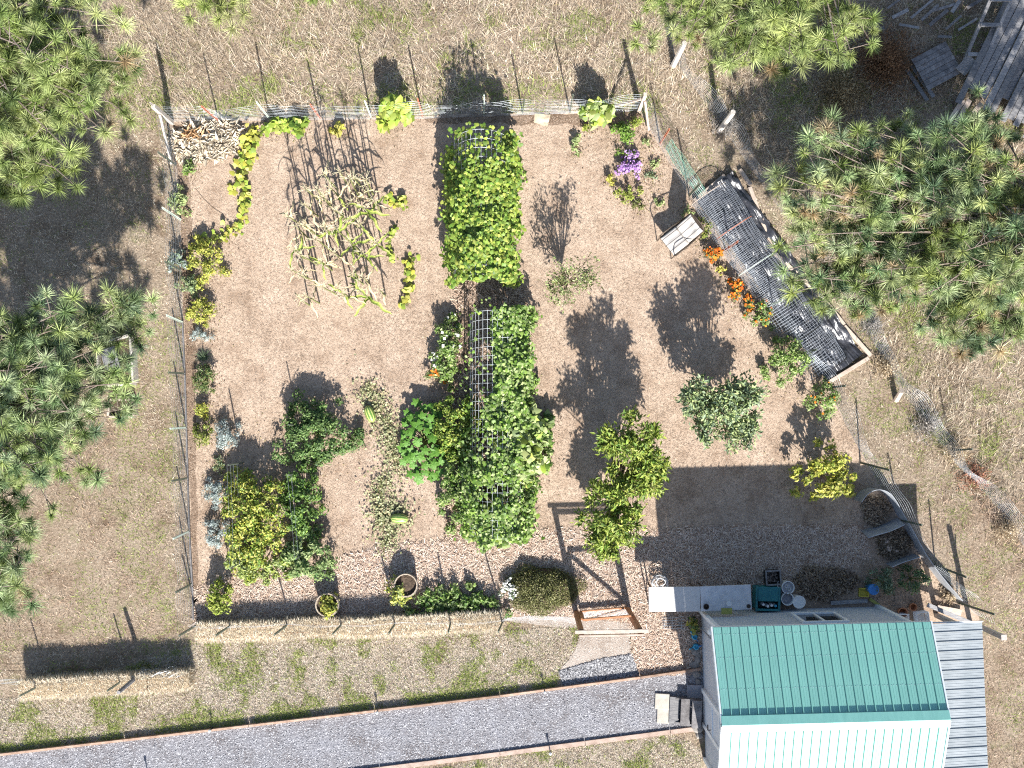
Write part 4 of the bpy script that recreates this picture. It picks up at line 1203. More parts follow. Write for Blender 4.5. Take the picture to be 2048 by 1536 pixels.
# watermelons
def melon(px, py, rz, label):
    m, nt, b = mat_new("striped_melon_rind")
    tc = nt.nodes.new("ShaderNodeTexCoord"); w = nt.nodes.new("ShaderNodeTexWave")
    sp = nt.nodes.new("ShaderNodeSeparateXYZ"); at_ = nt.nodes.new("ShaderNodeMath"); at_.operation = 'ARCTAN2'
    nt.links.new(tc.outputs["Object"], sp.inputs[0]); nt.links.new(sp.outputs["Y"], at_.inputs[0]); nt.links.new(sp.outputs["Z"], at_.inputs[1])
    mu = nt.nodes.new("ShaderNodeMath"); mu.operation = 'MULTIPLY'; mu.inputs[1].default_value = 10; nt.links.new(at_.outputs[0], mu.inputs[0])
    nz = nt.nodes.new("ShaderNodeTexNoise"); nz.inputs["Scale"].default_value = 30; nt.links.new(tc.outputs["Object"], nz.inputs["Vector"])
    ad = nt.nodes.new("ShaderNodeMath"); ad.operation = 'ADD'; nt.links.new(mu.outputs[0], ad.inputs[0])
    m3 = nt.nodes.new("ShaderNodeMath"); m3.operation = 'MULTIPLY'; m3.inputs[1].default_value = 3; nt.links.new(nz.outputs["Fac"], m3.inputs[0]); nt.links.new(m3.outputs[0], ad.inputs[1])
    sn = nt.nodes.new("ShaderNodeMath"); sn.operation = 'SINE'; nt.links.new(ad.outputs[0], sn.inputs[0])
    r = nt.nodes.new("ShaderNodeValToRGB"); r.color_ramp.elements[0].color = (.10, .20, .04, 1); r.color_ramp.elements[1].color = (.48, .50, .16, 1); r.color_ramp.elements[1].position = .6
    nt.links.new(sn.outputs[0], r.inputs[0]); nt.links.new(r.outputs[0], b.inputs["Base Color"]); b.inputs["Roughness"].default_value = .4
    t = thing("watermelon", label, "watermelon", G(px, py, .1) * 1.0, rz)
    t.location.z = 0
    mb = MB()
    k = 16
    for i in range(k + 1):
        u = -1 + 2 * i / k
        rr_ = .115 * math.sqrt(max(0, 1 - abs(u) ** 2.4))
        for j in range(20):
            a = 2 * math.pi * j / 20
            mb.v.append((u * .21, math.cos(a) * rr_, .105 + math.sin(a) * rr_))
    for i in range(k):
        for j in range(20):
            j2 = (j + 1) % 20
            mb.f.append((i * 20 + j, i * 20 + j2, (i + 1) * 20 + j2, (i + 1) * 20 + j))
    o = mb.build("rind", m, t, smooth=True)
    MB().tube([(.2, 0, .11), (.25, .02, .1), (.3, .06, .04)], .007, 5).build("stalk", M_stem, t)
    # put the texture origin on the melon's axis
    for vtx in o.data.vertices: vtx.co.z -= .105
    o.location.z = .105
melon(740, 828, math.radians(-68), "upper striped watermelon lying on bare ground left of the lobed leaves")
melon(799, 1037, math.radians(-4), "lower striped watermelon lying among vines near the wood chips")

# ------------------------------------------------------------------ arched trellises with vines
def arch(label, cx, y0, y1, zt, halfw, density, cols, leaf, seed, nleaf, vine_label, rounded=True):
    a, b = G(cx, y0, zt), G(cx, y1, zt)
    L = abs(a.y - b.y); c = Vector(((a.x + b.x) / 2, (a.y + b.y) / 2, 0))
    t = thing("arch_trellis", label, "trellis", c)
    def surf(s, w, off=0.0):   # s along, w in 0..1 across the arch
        th = math.pi * w
        return Vector((-(halfw + off) * math.cos(th), s, (zt + off) * math.sin(th) ** .75))
    m = MB()
    ns = int(L / .2)
    for i in range(ns + 1):
        s = -L / 2 + L * i / ns
        m.tube([surf(s, k / 18) for k in range(19)], .0045, 4, caps=False)
    m.build("hoop_wires", M_panelwire, t)
    m = MB()
    for k in range(19):
        m.tube([surf(-L / 2, k / 18), surf(L / 2, k / 18)], .0045, 4, caps=False)
    m.build("long_wires", M_panelwire, t)
    rng = np.random.default_rng(seed)
    S = rng.uniform(-.5, .5, nleaf * 3); Wd = rng.random(nleaf * 3)
    pr = density(S, Wd, noise2(S * L + 20, Wd * 4 + 20, 1.4, seed))
    k = rng.random(len(S)) < pr
    S, Wd = S[k][:nleaf], Wd[k][:nleaf]; n = len(S)
    th = math.pi * Wd
    off = rng.normal(.05, .07, n) + .55 * (noise2(S * L + 20, Wd * 5 + 20, 2.2, seed + 3) - .5)
    S = S * (1 + .22 * (noise2(Wd * 6 + 3, Wd * 0 + 5, 1.5, seed + 5) - .4))
    P = np.stack([-(halfw + off) * np.cos(th), S * (L + .1), (zt + off) * np.sin(th) ** .75], 1)
    P[:, 2] = np.maximum(P[:, 2], .02)
    N = np.stack([-np.cos(th) * .6, np.full(n, -.15), .5 + np.sin(th)], 1) + rng.standard_normal((n, 3)) * .45
    v, f, co = leaves(P, N, np.full(n, leaf), pal(cols, n, rng), .8, .25, rounded, None, rng)
    vt = thing("climbing_vine", vine_label, "vine", c)
    add_obj("foliage", mesh_np("foliage", v, f, M_leaf, co), vt)
    m = MB()
    for q in range(14):
        s = rng.uniform(-L / 2, L / 2); side = rng.random() < .5
        top = rng.uniform(.3, .55)
        path = [surf(s + .1 * math.sin(i * 1.3 + q), (top * i / 8) if side else 1 - top * i / 8, .01) for i in range(9)]
        m.tube(path, .008, 4, caps=False)
    tag(m.build("vine_stems", M_brownstem, vt), kind="stuff")
    return t
def dens1(S, W, N):
    d = np.clip((N - .36) * 5, .06, 1)
    return d * np.where((W > .1) & (W < .95), 1, .5)
arch("wire arch trellis smothered in leaves in the upper garden", 962, 258, 548, 1.85, .68, dens1, SUN + BGR + YGR + BGR, .06, 31, 12500, "bright green vine covering the whole upper arch trellis")
def dens2(S, W, N):
    # S is positive towards the top of the picture
    right = (W > .52) & (S > -.06)
    top_clear = (S > -.02) & (W < .52 - .16 * np.clip((S - .0) * 2, 0, 1) * 0)
    mid = (S <= -.02) & (S > -.13) & (W < .62) & (W > .12)
    low = (S <= -.24) & (S > -.34) & (W > .30) & (W < .55)
    d = np.where(S > -.02, np.where(W > .45 + .16 * (N - .5) - .18 * np.clip(.22 - S, 0, .25) * 2, 1.0, .03), np.where(mid, .10, np.where(low, .10, np.clip((N - .3) * 4, .12, 1))))
    return np.clip(d, 0, 1)
arch("long wire arch trellis with its grid bare on the left, lower garden", 995, 620, 1078, 1.55, .66, dens2, BGR + BGR + PGR, .052, 32, 14000, "green bean vine over the right side of the long trellis")
# pale large squash leaves climbing over the lower half of the long trellis
bush("squash_plant", "large pale round squash leaves over the long trellis's lower half", "plant", 1040, 900, 46, 92, 1.75, PGR + SUN + PGR, 420, .125, 48, .16, rounded=True, stems=10)
bush("squash_plant", "pale squash leaves at the foot of the long trellis beside the chips", "plant", 985, 1035, 66, 50, .95, PGR + SUN + BGR, 480, .115, 44, .15, rounded=True, stems=8)

# ------------------------------------------------------------------ corn
M_corn = mat("corn_leaf", [(0.15, 0.23, 0.03), (0.26, 0.32, 0.06), (0.38, 0.38, 0.12)], 5, 0.6, stretch=(1, 1, 1))
M_corndry = mat("dry_corn", [(0.40, 0.31, 0.17), (0.55, 0.45, 0.28)], 8, 0.8)
M_tassel = mat("corn_tassel", [(0.48, 0.42, 0.26), (0.60, 0.54, 0.38)], 10, 0.8)
def corn_leaf(L, arch_, w, seed, material):
    rr = random.Random(seed)
    m = MB(); n = 9; vs = []
    for i in range(n + 1):
        f = i / n
        a = .9 - arch_ * f
        x = L * (f * .85) ; z = L * (.5 * math.sin(min(f * 1.5, 1) * 1.3) * .6 - .75 * arch_ * f * f * .6)
        ww = w * math.sin(math.pi * min(1, .12 + f * .88)) ** .6 * (1 if f < .98 else .1)
        wob = .02 * math.sin(f * 14 + seed)
        vs += [(x, -ww / 2 + wob, z + .012), (x, wob, z), (x, ww / 2 + wob, z + .012)]
    fs = []
    for i in range(n):
        o = i * 3
        fs += [(o, o + 3, o + 4, o + 1), (o + 1, o + 4, o + 5, o + 2)]
    m.add(vs, fs)
    return m.mesh("leaf", material)
cl_me = [corn_leaf(.75, .9, .075, 1, M_corn), corn_leaf(.6, 1.3, .07, 2, M_corn), corn_leaf(.62, 1.8, .055, 3, M_corndry), corn_leaf(.8, .6, .08, 4, M_corn)]
tm = MB(); rr = random.Random(8)
for k in range(13):
    a = rr.uniform(0, 6.28); l = rr.uniform(.12, .24); e = rr.uniform(.35, 1.3)
    tm.tube([(0, 0, 0), (math.cos(a) * l * .5 * math.cos(e), math.sin(a) * l * .5 * math.cos(e), l * .6 * math.sin(e) + .02), (math.cos(a) * l * math.cos(e), math.sin(a) * l * math.cos(e), l * math.sin(e) * .8)], [.004, .005, .003], 4)
tassel_me = tm.mesh("tassel", M_tassel)
sk = MB().tube([(0, 0, 0), (.005, .004, .55), (-.006, 0, 1.1), (.004, -.004, 1.6)], [.021, .019, .015, .008], 6)
stalk_me = sk.mesh("stalk", M_stem)
rr = random.Random(12)
spots = []
for cx_, ys in [(610, (452, 480, 515, 548, 605)), (636, (400, 430, 462, 520, 560, 604)), (664, (385, 405, 425, 470, 500, 540, 590)), (690, (380, 400, 440, 478, 530, 585)), (716, (375, 395, 420, 455, 500, 565, 592)), (742, (385, 400, 430, 470, 520, 575, 598)), (765, (425, 500, 580))]:
    for y in ys: spots.append((cx_ + rr.uniform(-8, 8), y + rr.uniform(-8, 8)))
for i, (px, py) in enumerate(spots):
    t = thing("corn_plant", "tall thinning corn plant in the patch below the top fence", "corn", G(px + 6, py + 4), rr.uniform(0, 6.28), "corn plants in the patch")
    s = rr.uniform(.85, 1.15)
    t.scale = (s, s, s)
    t.rotation_euler.x = rr.uniform(-.05, .05); t.rotation_euler.y = rr.uniform(-.05, .05)
    add_obj("stalk", stalk_me, t)
    o = add_obj("tassel", tassel_me, t); o.location = (.004, -.004, 1.58); o.rotation_euler.z = rr.uniform(0, 6)
    bare = ((px < 650 or py < 430) and rr.random() < .75) or rr.random() < .4
    for k in range(rr.randint(1, 3) if bare else rr.randint(4, 5)):
        o = add_obj("leaf", cl_me[2 if bare and rr.random() < .9 else rr.choice((0, 1, 3, 0, 2))], t)
        z = rr.uniform(.5, 1.45)
        o.location = (0, 0, z); q = rr.uniform(.7, 1.05) * (1 - .25 * (z - .5)); o.scale = (q, q, q)
        o.rotation_euler = (rr.uniform(-.2, .2), rr.uniform(-.3, .15), k * 2.6 + rr.uniform(-.7, .7))

# ------------------------------------------------------------------ fruit trees
def fruit_tree(label, base, lobes, cols, n, leaf, k, cr, aspect=.36, droop=-.9, seed=1, trunk_r=.05, h0=.45):
    """lobes: (px, py, rx px, ry px, z centre, z half height)"""
    rng = np.random.default_rng(seed)
    b = G(*base)
    t = thing("fruit_tree", label, "tree", b)
    cl = []
    per = max(1, k // len(lobes))
    for px, py, rx, ry, zc, zh in lobes:
        c = G(px, py, zc) - b
        s = SC * CAM_H / (CAM_H - zc)
        for _ in range(per):
            d = rng.standard_normal(3); d /= np.linalg.norm(d); q = rng.random() ** .4
            cl.append((c.x + d[0] * q * rx / s * .88, c.y + d[1] * q * ry / s * .88, zc + d[2] * q * zh))
    cl = np.array(cl)
    m = MB()
    top = Vector((cl[:, 0].mean() * .5, cl[:, 1].mean() * .5, h0))
    m.tube([(0, 0, 0), top * .5 + Vector((.01, 0, 0)), top], [trunk_r * 1.25, trunk_r, trunk_r * .85], 8)
    m.build("trunk", M_brownstem, t, smooth=True)
    m = MB()
    twigs = []
    for c in cl:
        e = Vector(c); mid = top.lerp(e, .5) + Vector((rng.normal(0, .05), rng.normal(0, .05), .08))
        m.tube([top, mid, e], [trunk_r * .42, trunk_r * .28, .006], 5, caps=False)
        for _ in range(3):
            d = Vector(rng.standard_normal(3)); d.z = abs(d.z) * .6 + .1; d.normalize()
            e2 = e + d * (cr * rng.uniform(.9, 1.7)); m.tube([e, e2], [.006, .003], 3, caps=False)
            twigs.append((e, e2))
    m.build("limbs", M_brownstem, t)
    # leaves along the twigs
    tw = np.array([[*a, *b_] for a, b_ in twigs])
    i = rng.integers(0, len(tw), n); u = rng.random(n) ** .7
    P = tw[i, :3] * (1 - u[:, None]) + tw[i, 3:] * u[:, None] + rng.standard_normal((n, 3)) * (cr * .32)
    N = rng.standard_normal((n, 3)) * .6 + np.array([0, -.2, .9])
    dr = np.array([0, 0, droop]) + unit(tw[i, 3:] - tw[i, :3]) * .8
    tint = rng.uniform(.8, 1.2, len(tw))[i][:, None]
    v, f, co = leaves(P, N, np.full(n, leaf), pal(cols, n, rng) * tint, aspect, .3, False, dr, rng)
    add_obj("crown", mesh_np("crown", v, f, M_leaf, co), t)
    return t
fruit_tree("bright green double-crowned fruit tree left of the house's shadow", (1228, 985), [(1266, 895, 62, 62, 1.9, .5), (1232, 1020, 70, 66, 1.7, .55), (1215, 1075, 40, 30, 1.3, .3), (1300, 945, 40, 40, 1.6, .4)], BGR + YGR + YGR, 9500, .115, 84, .18, seed=41, trunk_r=.06)
fruit_tree("grey-green loosely branched fruit tree in the right of the garden", (1430, 800), [(1445, 795, 62, 50, 1.6, .5), (1440, 850, 64, 50, 1.35, .45), (1485, 790, 36, 36, 1.9, .3), (1395, 800, 36, 34, 1.5, .4), (1490, 860, 26, 36, 1.2, .3)], GGR + PGR + PGR + GGR, 5200, .10, 72, .19, seed=42, trunk_r=.05, aspect=.45)
fruit_tree("very sparse young fruit tree with thin leaves, centre right", (1128, 562), [(1140, 560, 50, 44, 1.3, .55), (1115, 585, 34, 34, 1.0, .4), (1175, 545, 28, 28, 1.5, .3)], OLV + PGR, 800, .08, 36, .16, seed=43, trunk_r=.03, h0=.35)

# ------------------------------------------------------------------ pines
PINE = [(0.20, 0.27, 0.08), (0.32, 0.39, 0.14), (0.42, 0.48, 0.21), (0.11, 0.16, 0.055)]
PINEY = [(0.33, 0.38, 0.12), (0.46, 0.50, 0.22), (0.20, 0.26, 0.07)]
PINEB = [(0.19, 0.28, 0.13), (0.31, 0.40, 0.19), (0.41, 0.48, 0.27), (0.10, 0.16, 0.09)]
def pine(label, base, top_z, regions, cols, ntips, seed, per=7, nneedle=120, nl=.29, brown=.06):
    """regions: (px, py, rx, ry, z low, z high, weight): where branch tips show"""
    rng = np.random.default_rng(seed)
    b = G(*base)
    t = thing("pine_tree", label, "tree", b)
    m = MB()
    m.tube([(0, 0, 0), (.05, .03, top_z * .5), (.0, .02, top_z)], [.2, .14, .05], 9)
    m.build("trunk", M_bark, t, smooth=True)
    w = np.array([r[6] for r in regions], float); w /= w.sum()
    br = MB()
    tufts, axes = [], []
    for i in range(ntips):
        r = regions[rng.choice(len(regions), p=w)]
        a = rng.random() * 6.283; q = math.sqrt(rng.random())
        z = rng.uniform(r[4], r[5])
        tip = G(r[0] + math.cos(a) * q * r[2], r[1] + math.sin(a) * q * r[3], z) - b
        hor = Vector((tip.x, tip.y, 0)); dist = hor.length
        z0 = max(.6, min(top_z - .2, z - .12 * dist + rng.normal(0, .15)))
        root = Vector((0, 0, z0))
        mid = root.lerp(tip, .55) + Vector((rng.normal(0, .22), rng.normal(0, .22), -.06 * dist * .5))
        rad = .010 + .005 * dist
        br.tube([root, root.lerp(mid, .5) + Vector((rng.normal(0, .05), rng.normal(0, .05), .02)), mid, mid.lerp(tip, .6) + Vector((rng.normal(0, .03), rng.normal(0, .03), 0)), tip], [rad, rad * .8, rad * .6, .012, .008], 5, caps=False)
        ax = (tip - mid).normalized() * .6 + Vector((0, 0, .75))
        tufts.append(tip[:]); axes.append(ax[:])
        for _ in range(per):
            f = rng.uniform(.25, .95)
            p = mid.lerp(tip, f) if rng.random() < .68 else root.lerp(mid, rng.uniform(.25, 1))
            d = Vector((rng.normal(0, 1), rng.normal(0, 1), rng.uniform(-.2, .5))).normalized() * rng.uniform(.22, .5)
            e = p + d
            br.tube([p, p.lerp(e, .5) + Vector((0, 0, -.02)), e], [.010, .008, .006], 4, caps=False)
            tufts.append(e[:]); axes.append((d.normalized() * .6 + Vector((0, 0, .75)))[:])
    br.build("branches", M_bark, t)
    T = np.array(tufts); A = unit(np.array(axes)); nt_ = len(T)
    n = nt_ * nneedle
    k = np.repeat(np.arange(nt_), nneedle)
    d = unit(rng.standard_normal((n, 3)))
    d = unit(d + A[k] * .85)
    start = T[k] - A[k] * (rng.random(n) * .13)[:, None]
    ln = nl * rng.uniform(.75, 1.15, n) * rng.uniform(.55, 1.2, nt_)[k]
    s = unit(np.cross(d, rng.standard_normal((n, 3)))) * .0082
    tip = start + d * ln[:, None]; tip[:, 2] -= .12 * ln
    V = np.stack([start - s, start + s, tip], 1).reshape(-1, 3)
    tone = pal(cols, nt_, rng, .15)
    dead = rng.random(nt_) < brown
    tone[dead] = pal([(0.42, 0.31, 0.17), (0.52, 0.42, 0.26)], int(dead.sum()), rng)
    C = (tone[k] * (1 + .16 * rng.standard_normal(n))[:, None]).clip(.01, .9)
    add_obj("crown", mesh_np("crown", V, np.arange(3 * n).reshape(-1, 3), M_needle, np.repeat(C, 3, axis=0)), t)
    return t
pine("dense long-needled pine filling the upper left corner", (60, 150), 6.2, [(110, 80, 170, 110, 3.2, 5.2, 3), (90, 210, 150, 110, 3.0, 4.6, 3), (225, 190, 85, 70, 2.6, 3.4, 1), (70, 330, 110, 70, 2.6, 3.4, 1.3), (-60, 150, 110, 220, 3.2, 5.5, 1.5)], PINE + PINEY, 130, 61, brown=.02)
pine("long-needled pine spreading over the wooden beds at the left edge", (75, 800), 6.0, [(90, 700, 100, 90, 3.2, 5.0, 2.5), (245, 610, 70, 45, 2.4, 3.0, 1.1), (180, 740, 80, 80, 2.6, 3.6, 1.3), (60, 850, 100, 110, 3.0, 4.8, 2.6), (130, 930, 110, 100, 2.4, 3.6, 1.5), (230, 800, 40, 60, 1.8, 2.4, .35), (-60, 780, 90, 200, 3.2, 5.6, 2)], PINEB + PINE, 118, 62, brown=.02)
pine("pine branches reaching in at the left edge above the straw bales", (-70, 1090), 5.0, [(30, 1000, 60, 60, 2.6, 3.6, 1.2), (25, 1110, 65, 80, 2.4, 3.8, 1.6), (10, 1195, 45, 40, 2.2, 2.8, .6), (-60, 1090, 60, 150, 2.8, 4.4, 1.5)], PINE + PINEB, 52, 63, brown=.02)
pine("bright yellow-green pine crown at the top edge right of centre", (1520, -70), 5.6, [(1480, 10, 190, 80, 2.6, 4.0, 2.5), (1590, 70, 170, 80, 2.8, 4.2, 2.6), (1500, 110, 120, 45, 2.2, 3.0, 1.0), (1520, -110, 240, 70, 3, 4.8, 1.5), (1330, 60, 90, 70, 1.6, 2.2, .4)], PINEY + PINE, 120, 64, brown=.02)
pine("large pine with browning needle tufts filling the right side", (1960, 500), 6.6, [(1720, 370, 180, 130, 2.6, 3.8, 3.0), (1880, 320, 110, 80, 3.4, 4.8, 1.3), (1700, 520, 150, 110, 2.2, 3.0, 2.2), (1880, 540, 160, 130, 2.4, 3.6, 2.6), (1950, 640, 100, 80, 2.0, 2.8, 1.1), (1990, 420, 90, 160, 3.2, 5.0, 1.6), (1940, 220, 60, 40, 3.2, 4, .3), (2120, 480, 80, 200, 3, 5, .9), (2340, 600, 190, 230, 4.6, 6.4, 3.4)], PINEB + PINEY, 285, 65, brown=.08)
pine("pale wispy pine boughs at the top edge left of centre", (480, -220), 4.5, [(420, 10, 80, 40, 1.6, 2.2, 1), (560, -10, 100, 35, 1.6, 2.2, 1), (480, -110, 180, 70, 2.2, 3.6, 1.4)], PINEY + [(0.40, 0.40, 0.2)], 34, 66, brown=.05)
# ------------------------------------------------------------------ bed with black plastic and wire tunnel on the right
M_plastic = mat("black_plastic", [(0.02, 0.021, 0.026), (0.045, 0.046, 0.055)], 6, 0.3, spec=0.7, bump=0.7, bscale=14)
def crumpled(name, corners, z, amp, nx, ny, material, parent, seed):
    rng = np.random.default_rng(seed)
    a, b, c, d = [np.array(G(*p)) for p in corners]
    base = np.array(parent.location)
    U, Vv = np.meshgrid(np.linspace(0, 1, nx), np.linspace(0, 1, ny), indexing='ij')
    P = (a[None, None] * ((1 - U) * (1 - Vv))[..., None] + b[None, None] * (U * (1 - Vv))[..., None] + c[None, None] * (U * Vv)[..., None] + d[None, None] * ((1 - U) * Vv)[..., None])
    X, Y = P[..., 0] + 30, P[..., 1] + 30
    h1 = 1 - np.abs(noise2(X, Y, 2.6, seed) - .5) * 4
    h2 = 1 - np.abs(noise2(X, Y, 5.0, seed + 1) - .5) * 6
    P[..., 2] = z + amp * np.clip(h1 * .7 + h2 * .4, 0, 1.4)
    P -= base
    V = P.reshape(-1, 3)
    i, j = np.meshgrid(np.arange(nx - 1), np.arange(ny - 1), indexing='ij')
    q = (i * ny + j).ravel()
    F = np.stack([q, q + ny, q + ny + 1, q + 1], 1)
    return add_obj(name, mesh_np(name, V, F, material, None, True), parent)
bed = thing("plastic_covered_bed", "long timber-edged bed covered in crumpled black plastic beside the right fence", "garden bed", G(1385, 395))
crumpled("plastic_sheet", [(1390, 400), (1462, 345), (1722, 708), (1650, 762)], .04, .2, 130, 44, M_plastic, bed, 71)
for a, b in [((1388, 402), (1448, 352)), ((1548, 508), (1640, 592)), ((1640, 592), (1686, 650)), ((1686, 652), (1740, 712)), ((1478, 340), (1500, 372)), ((1498, 375), (1545, 505)), ((1735, 716), (1650, 768))]:
    A, B = G(*a) - Vector(bed.location), G(*b) - Vector(bed.location)
    MB().bar(A + Vector((0, 0, .05)), B + Vector((0, 0, .05)), .09, .10).build("edge_board", M_pale_timber, bed, bevel=.008)
tun = thing("wire_tunnel", "long low tunnel of layered wire mesh over the black plastic bed", "wire tunnel", G(1385, 400))
A, B = G(1420, 382, .3), G(1660, 738, .3)
d = (B - A); TL = math.hypot(d.x, d.y); d = Vector((d.x, d.y, 0)).normalized(); nrm = Vector((-d.y, d.x, 0))
base = Vector(tun.location); A0 = Vector((A.x, A.y, 0)) - base
rr = random.Random(15)
def tsurf(s, w, lay):
    th = math.pi * w
    hw = .50 + .02 * lay; hh = .36 - .05 * lay + .05 * math.sin(s * 2.1 + lay)
    return A0 + d * s + nrm * (hw * math.cos(th) + .03 * math.sin(s * 3 + lay)) + Vector((0, 0, .12 + hh * math.sin(th)))
NS = 5
for k in range(NS):
    s0, s1 = TL * k / NS, TL * (k + 1) / NS
    m = MB()
    for lay in range(2):
        for i in range(15):
            w = (i + .5 * lay) / 15
            m.tube([tsurf(s0 + (s1 - s0) * q / 6, w, lay) for q in range(7)], .0022, 3, caps=False)
        ns = int((s1 - s0) / (.045 + .02 * (k > 2)))
        for i in range(ns):
            s = s0 + (s1 - s0) * i / ns
            m.tube([tsurf(s + rr.uniform(-.01, .01), q / 9, lay) for q in range(10)], .0022, 3, caps=False)
    m.build("wire_mesh", M_wire_dark, tun)
    MB().tube([tsurf(s0 + .02, q / 12, -1) for q in range(13)], .010, 5).build("hoop", [M_pale_timber, M_redpost, M_palepost, M_wire_dark, M_black][k], tun)
MB().tube([tsurf(TL, q / 12, -1) for q in range(13)], .010, 5).build("hoop", M_black, tun)
# green netting part of the right fence near its corner
m = thing("green_netting", "green plastic netting hung on the right fence above the wire tunnel", "netting", G(1330, 300))
P0, P1 = G(1325, 300), G(1392, 398)
g = MB()
for k in range(16):
    z = .05 + k * .065
    g.tube([(P0.lerp(P1, q / 8) - P0) + Vector((.02 * math.sin(q * 2 + k), .02 * math.cos(q + k), z)) for q in range(9)], .003, 3, caps=False)
for k in range(20):
    q = (P0.lerp(P1, k / 19) - P0)
    g.tube([q + Vector((.015 * math.sin(k), 0, .03)), q + Vector((.02 * math.cos(k), 0, .55)), q + Vector((0, 0, 1.03))], .003, 3, caps=False)
g.build("net", M_wire_green, m)

# ------------------------------------------------------------------ dead weeds tangled in the outer fence, red weed
def dry_clump(name, label, cat, px, py, r, n, h, cols, seed):
    rng = np.random.default_rng(seed)
    t = thing(name, label, cat, G(px, py))
    q = np.abs(rng.standard_normal(n)) * .62 * r / SC; a = rng.random(n) * 6.283
    v, f, c = blades(np.cos(a) * q, np.sin(a) * q, np.full(n, .0), rng.uniform(.4, 1.0, n) * h, .006, rng.uniform(.1, 1.0, n), pal(cols, n, rng), rng)
    P = np.stack([np.cos(a) * q * 1.1, np.sin(a) * q * 1.1, rng.uniform(.1, 1, n) * h * np.maximum(.1, 1 - .6 * (q * SC / r))], 1)
    v2, f2, c2 = leaves(P, rng.standard_normal((n, 3)) + np.array([0, 0, .6]), np.full(n, .05), pal(cols, n, rng), .5, .2, False, None, rng)
    V, F, C = join([(v, f, c), (v2, f2, c2)])
    add_obj("stalks", mesh_np("stalks", V, F, M_grass, C), t)
    return t
STRAWY = [(0.50, 0.40, 0.27), (0.60, 0.51, 0.38), (0.38, 0.29, 0.19)]
GREYW = [(0.34, 0.31, 0.28), (0.46, 0.43, 0.40), (0.24, 0.21, 0.18)]
dry_clump("dead_weed", "reddish dried weed at the outer fence's lower stretch", "weed", 1950, 955, 30, 520, .3, [(0.40, 0.17, 0.11), (0.46, 0.25, 0.17), (0.40, 0.28, 0.19)], 81)
for i, (px, py, r, lab) in enumerate([(1450, 250, 26, "grey tangle of dead stalks around the outer fence's second post"), (1770, 735, 24, "grey tangle of dead stalks in the outer fence beside the plastic bed's corner"), (1850, 850, 26, "pale dead stalks in the outer fence below the stubby post"), (1905, 905, 24, "dead stalks in the outer fence just above the reddish weed"), (1740, 650, 20, "dead stalks in the outer fence near the plastic bed's timber edge"), (2010, 1060, 24, "dead grey stalks in the outer fence at the right edge")]):
    dry_clump("dead_weed", lab, "weed", px, py, r, 420, .5, GREYW if i % 2 == 0 else STRAWY, 82 + i)
dry_clump("brown_bramble", "rusty brown bracken patch in shade beside the upper right lumber", "bramble", 1765, 130, 60, 2600, .5, [(0.28, 0.15, 0.08), (0.38, 0.23, 0.13), (0.20, 0.11, 0.06)], 95)
dry_clump("brown_bramble", "tawny dead grass patch left of the upper right lumber pile", "bramble", 1680, 190, 60, 1900, .45, [(0.40, 0.30, 0.17), (0.50, 0.40, 0.25), (0.28, 0.20, 0.11)], 96)
# corn husk heap
t = thing("husk_heap", "heap of pale cream corn husks in the garden's upper left corner", "husks", G(415, 283))
rng = np.random.default_rng(97)
n = 1700
a = rng.random(n) * 6.283; q = np.sqrt(rng.random(n))
X, Y = np.cos(a) * q * .84, np.sin(a) * q * .46 + .12 * np.cos(a) * q
P = np.stack([X, Y, rng.uniform(.02, .16, n) * (1.15 - q)], 1)
v, f, c = leaves(P, rng.standard_normal((n, 3)) * .4 + np.array([0, 0, 1]), np.full(n, .2), pal([(0.70, 0.62, 0.49), (0.78, 0.71, 0.58), (0.60, 0.50, 0.37)], n, rng, .1), .3, .4, False, None, rng)
tag(add_obj("husks", mesh_np("husks", v, f, M_grass, c), t), kind="stuff")
n = 90
P = np.stack([rng.normal(-.25, .12, n), rng.normal(.12, .06, n), rng.uniform(.1, .19, n)], 1)
v, f, c = leaves(P, rng.standard_normal((n, 3)) * .4 + np.array([0, 0, 1]), np.full(n, .16), pal([(0.58, 0.34, 0.17), (0.62, 0.42, 0.24)], n, rng, .1), .25, .4, False, None, rng)
tag(add_obj("brown_husks", mesh_np("brown_husks", v, f, M_grass, c), t), kind="stuff")
# burlap scrap
M_burlap = mat("burlap", [(0.46, 0.36, 0.25), (0.56, 0.46, 0.33)], 60, 0.9, bump=.4, bscale=120)
b = thing("burlap_scrap", "square scrap of tan burlap lying at the top fence", "cloth", G(1068, 228))
crumpled("cloth", [(1069, 228), (1101, 230), (1095, 254), (1068, 246)], .015, .03, 16, 14, M_burlap, b, 44)
# hose / cord lying on the ground
m = MB(); p0 = G(392, 378)
m.tube([G(*p) - p0 + Vector((0, 0, .015)) for p in [(392, 378), (405, 395), (425, 415), (445, 428), (458, 445), (460, 462)]], .006, 5)
tag(m.build("cord", M_brownstem, None, loc=p0), "thin dark cord lying on bare ground left of the ground vine", "cord")

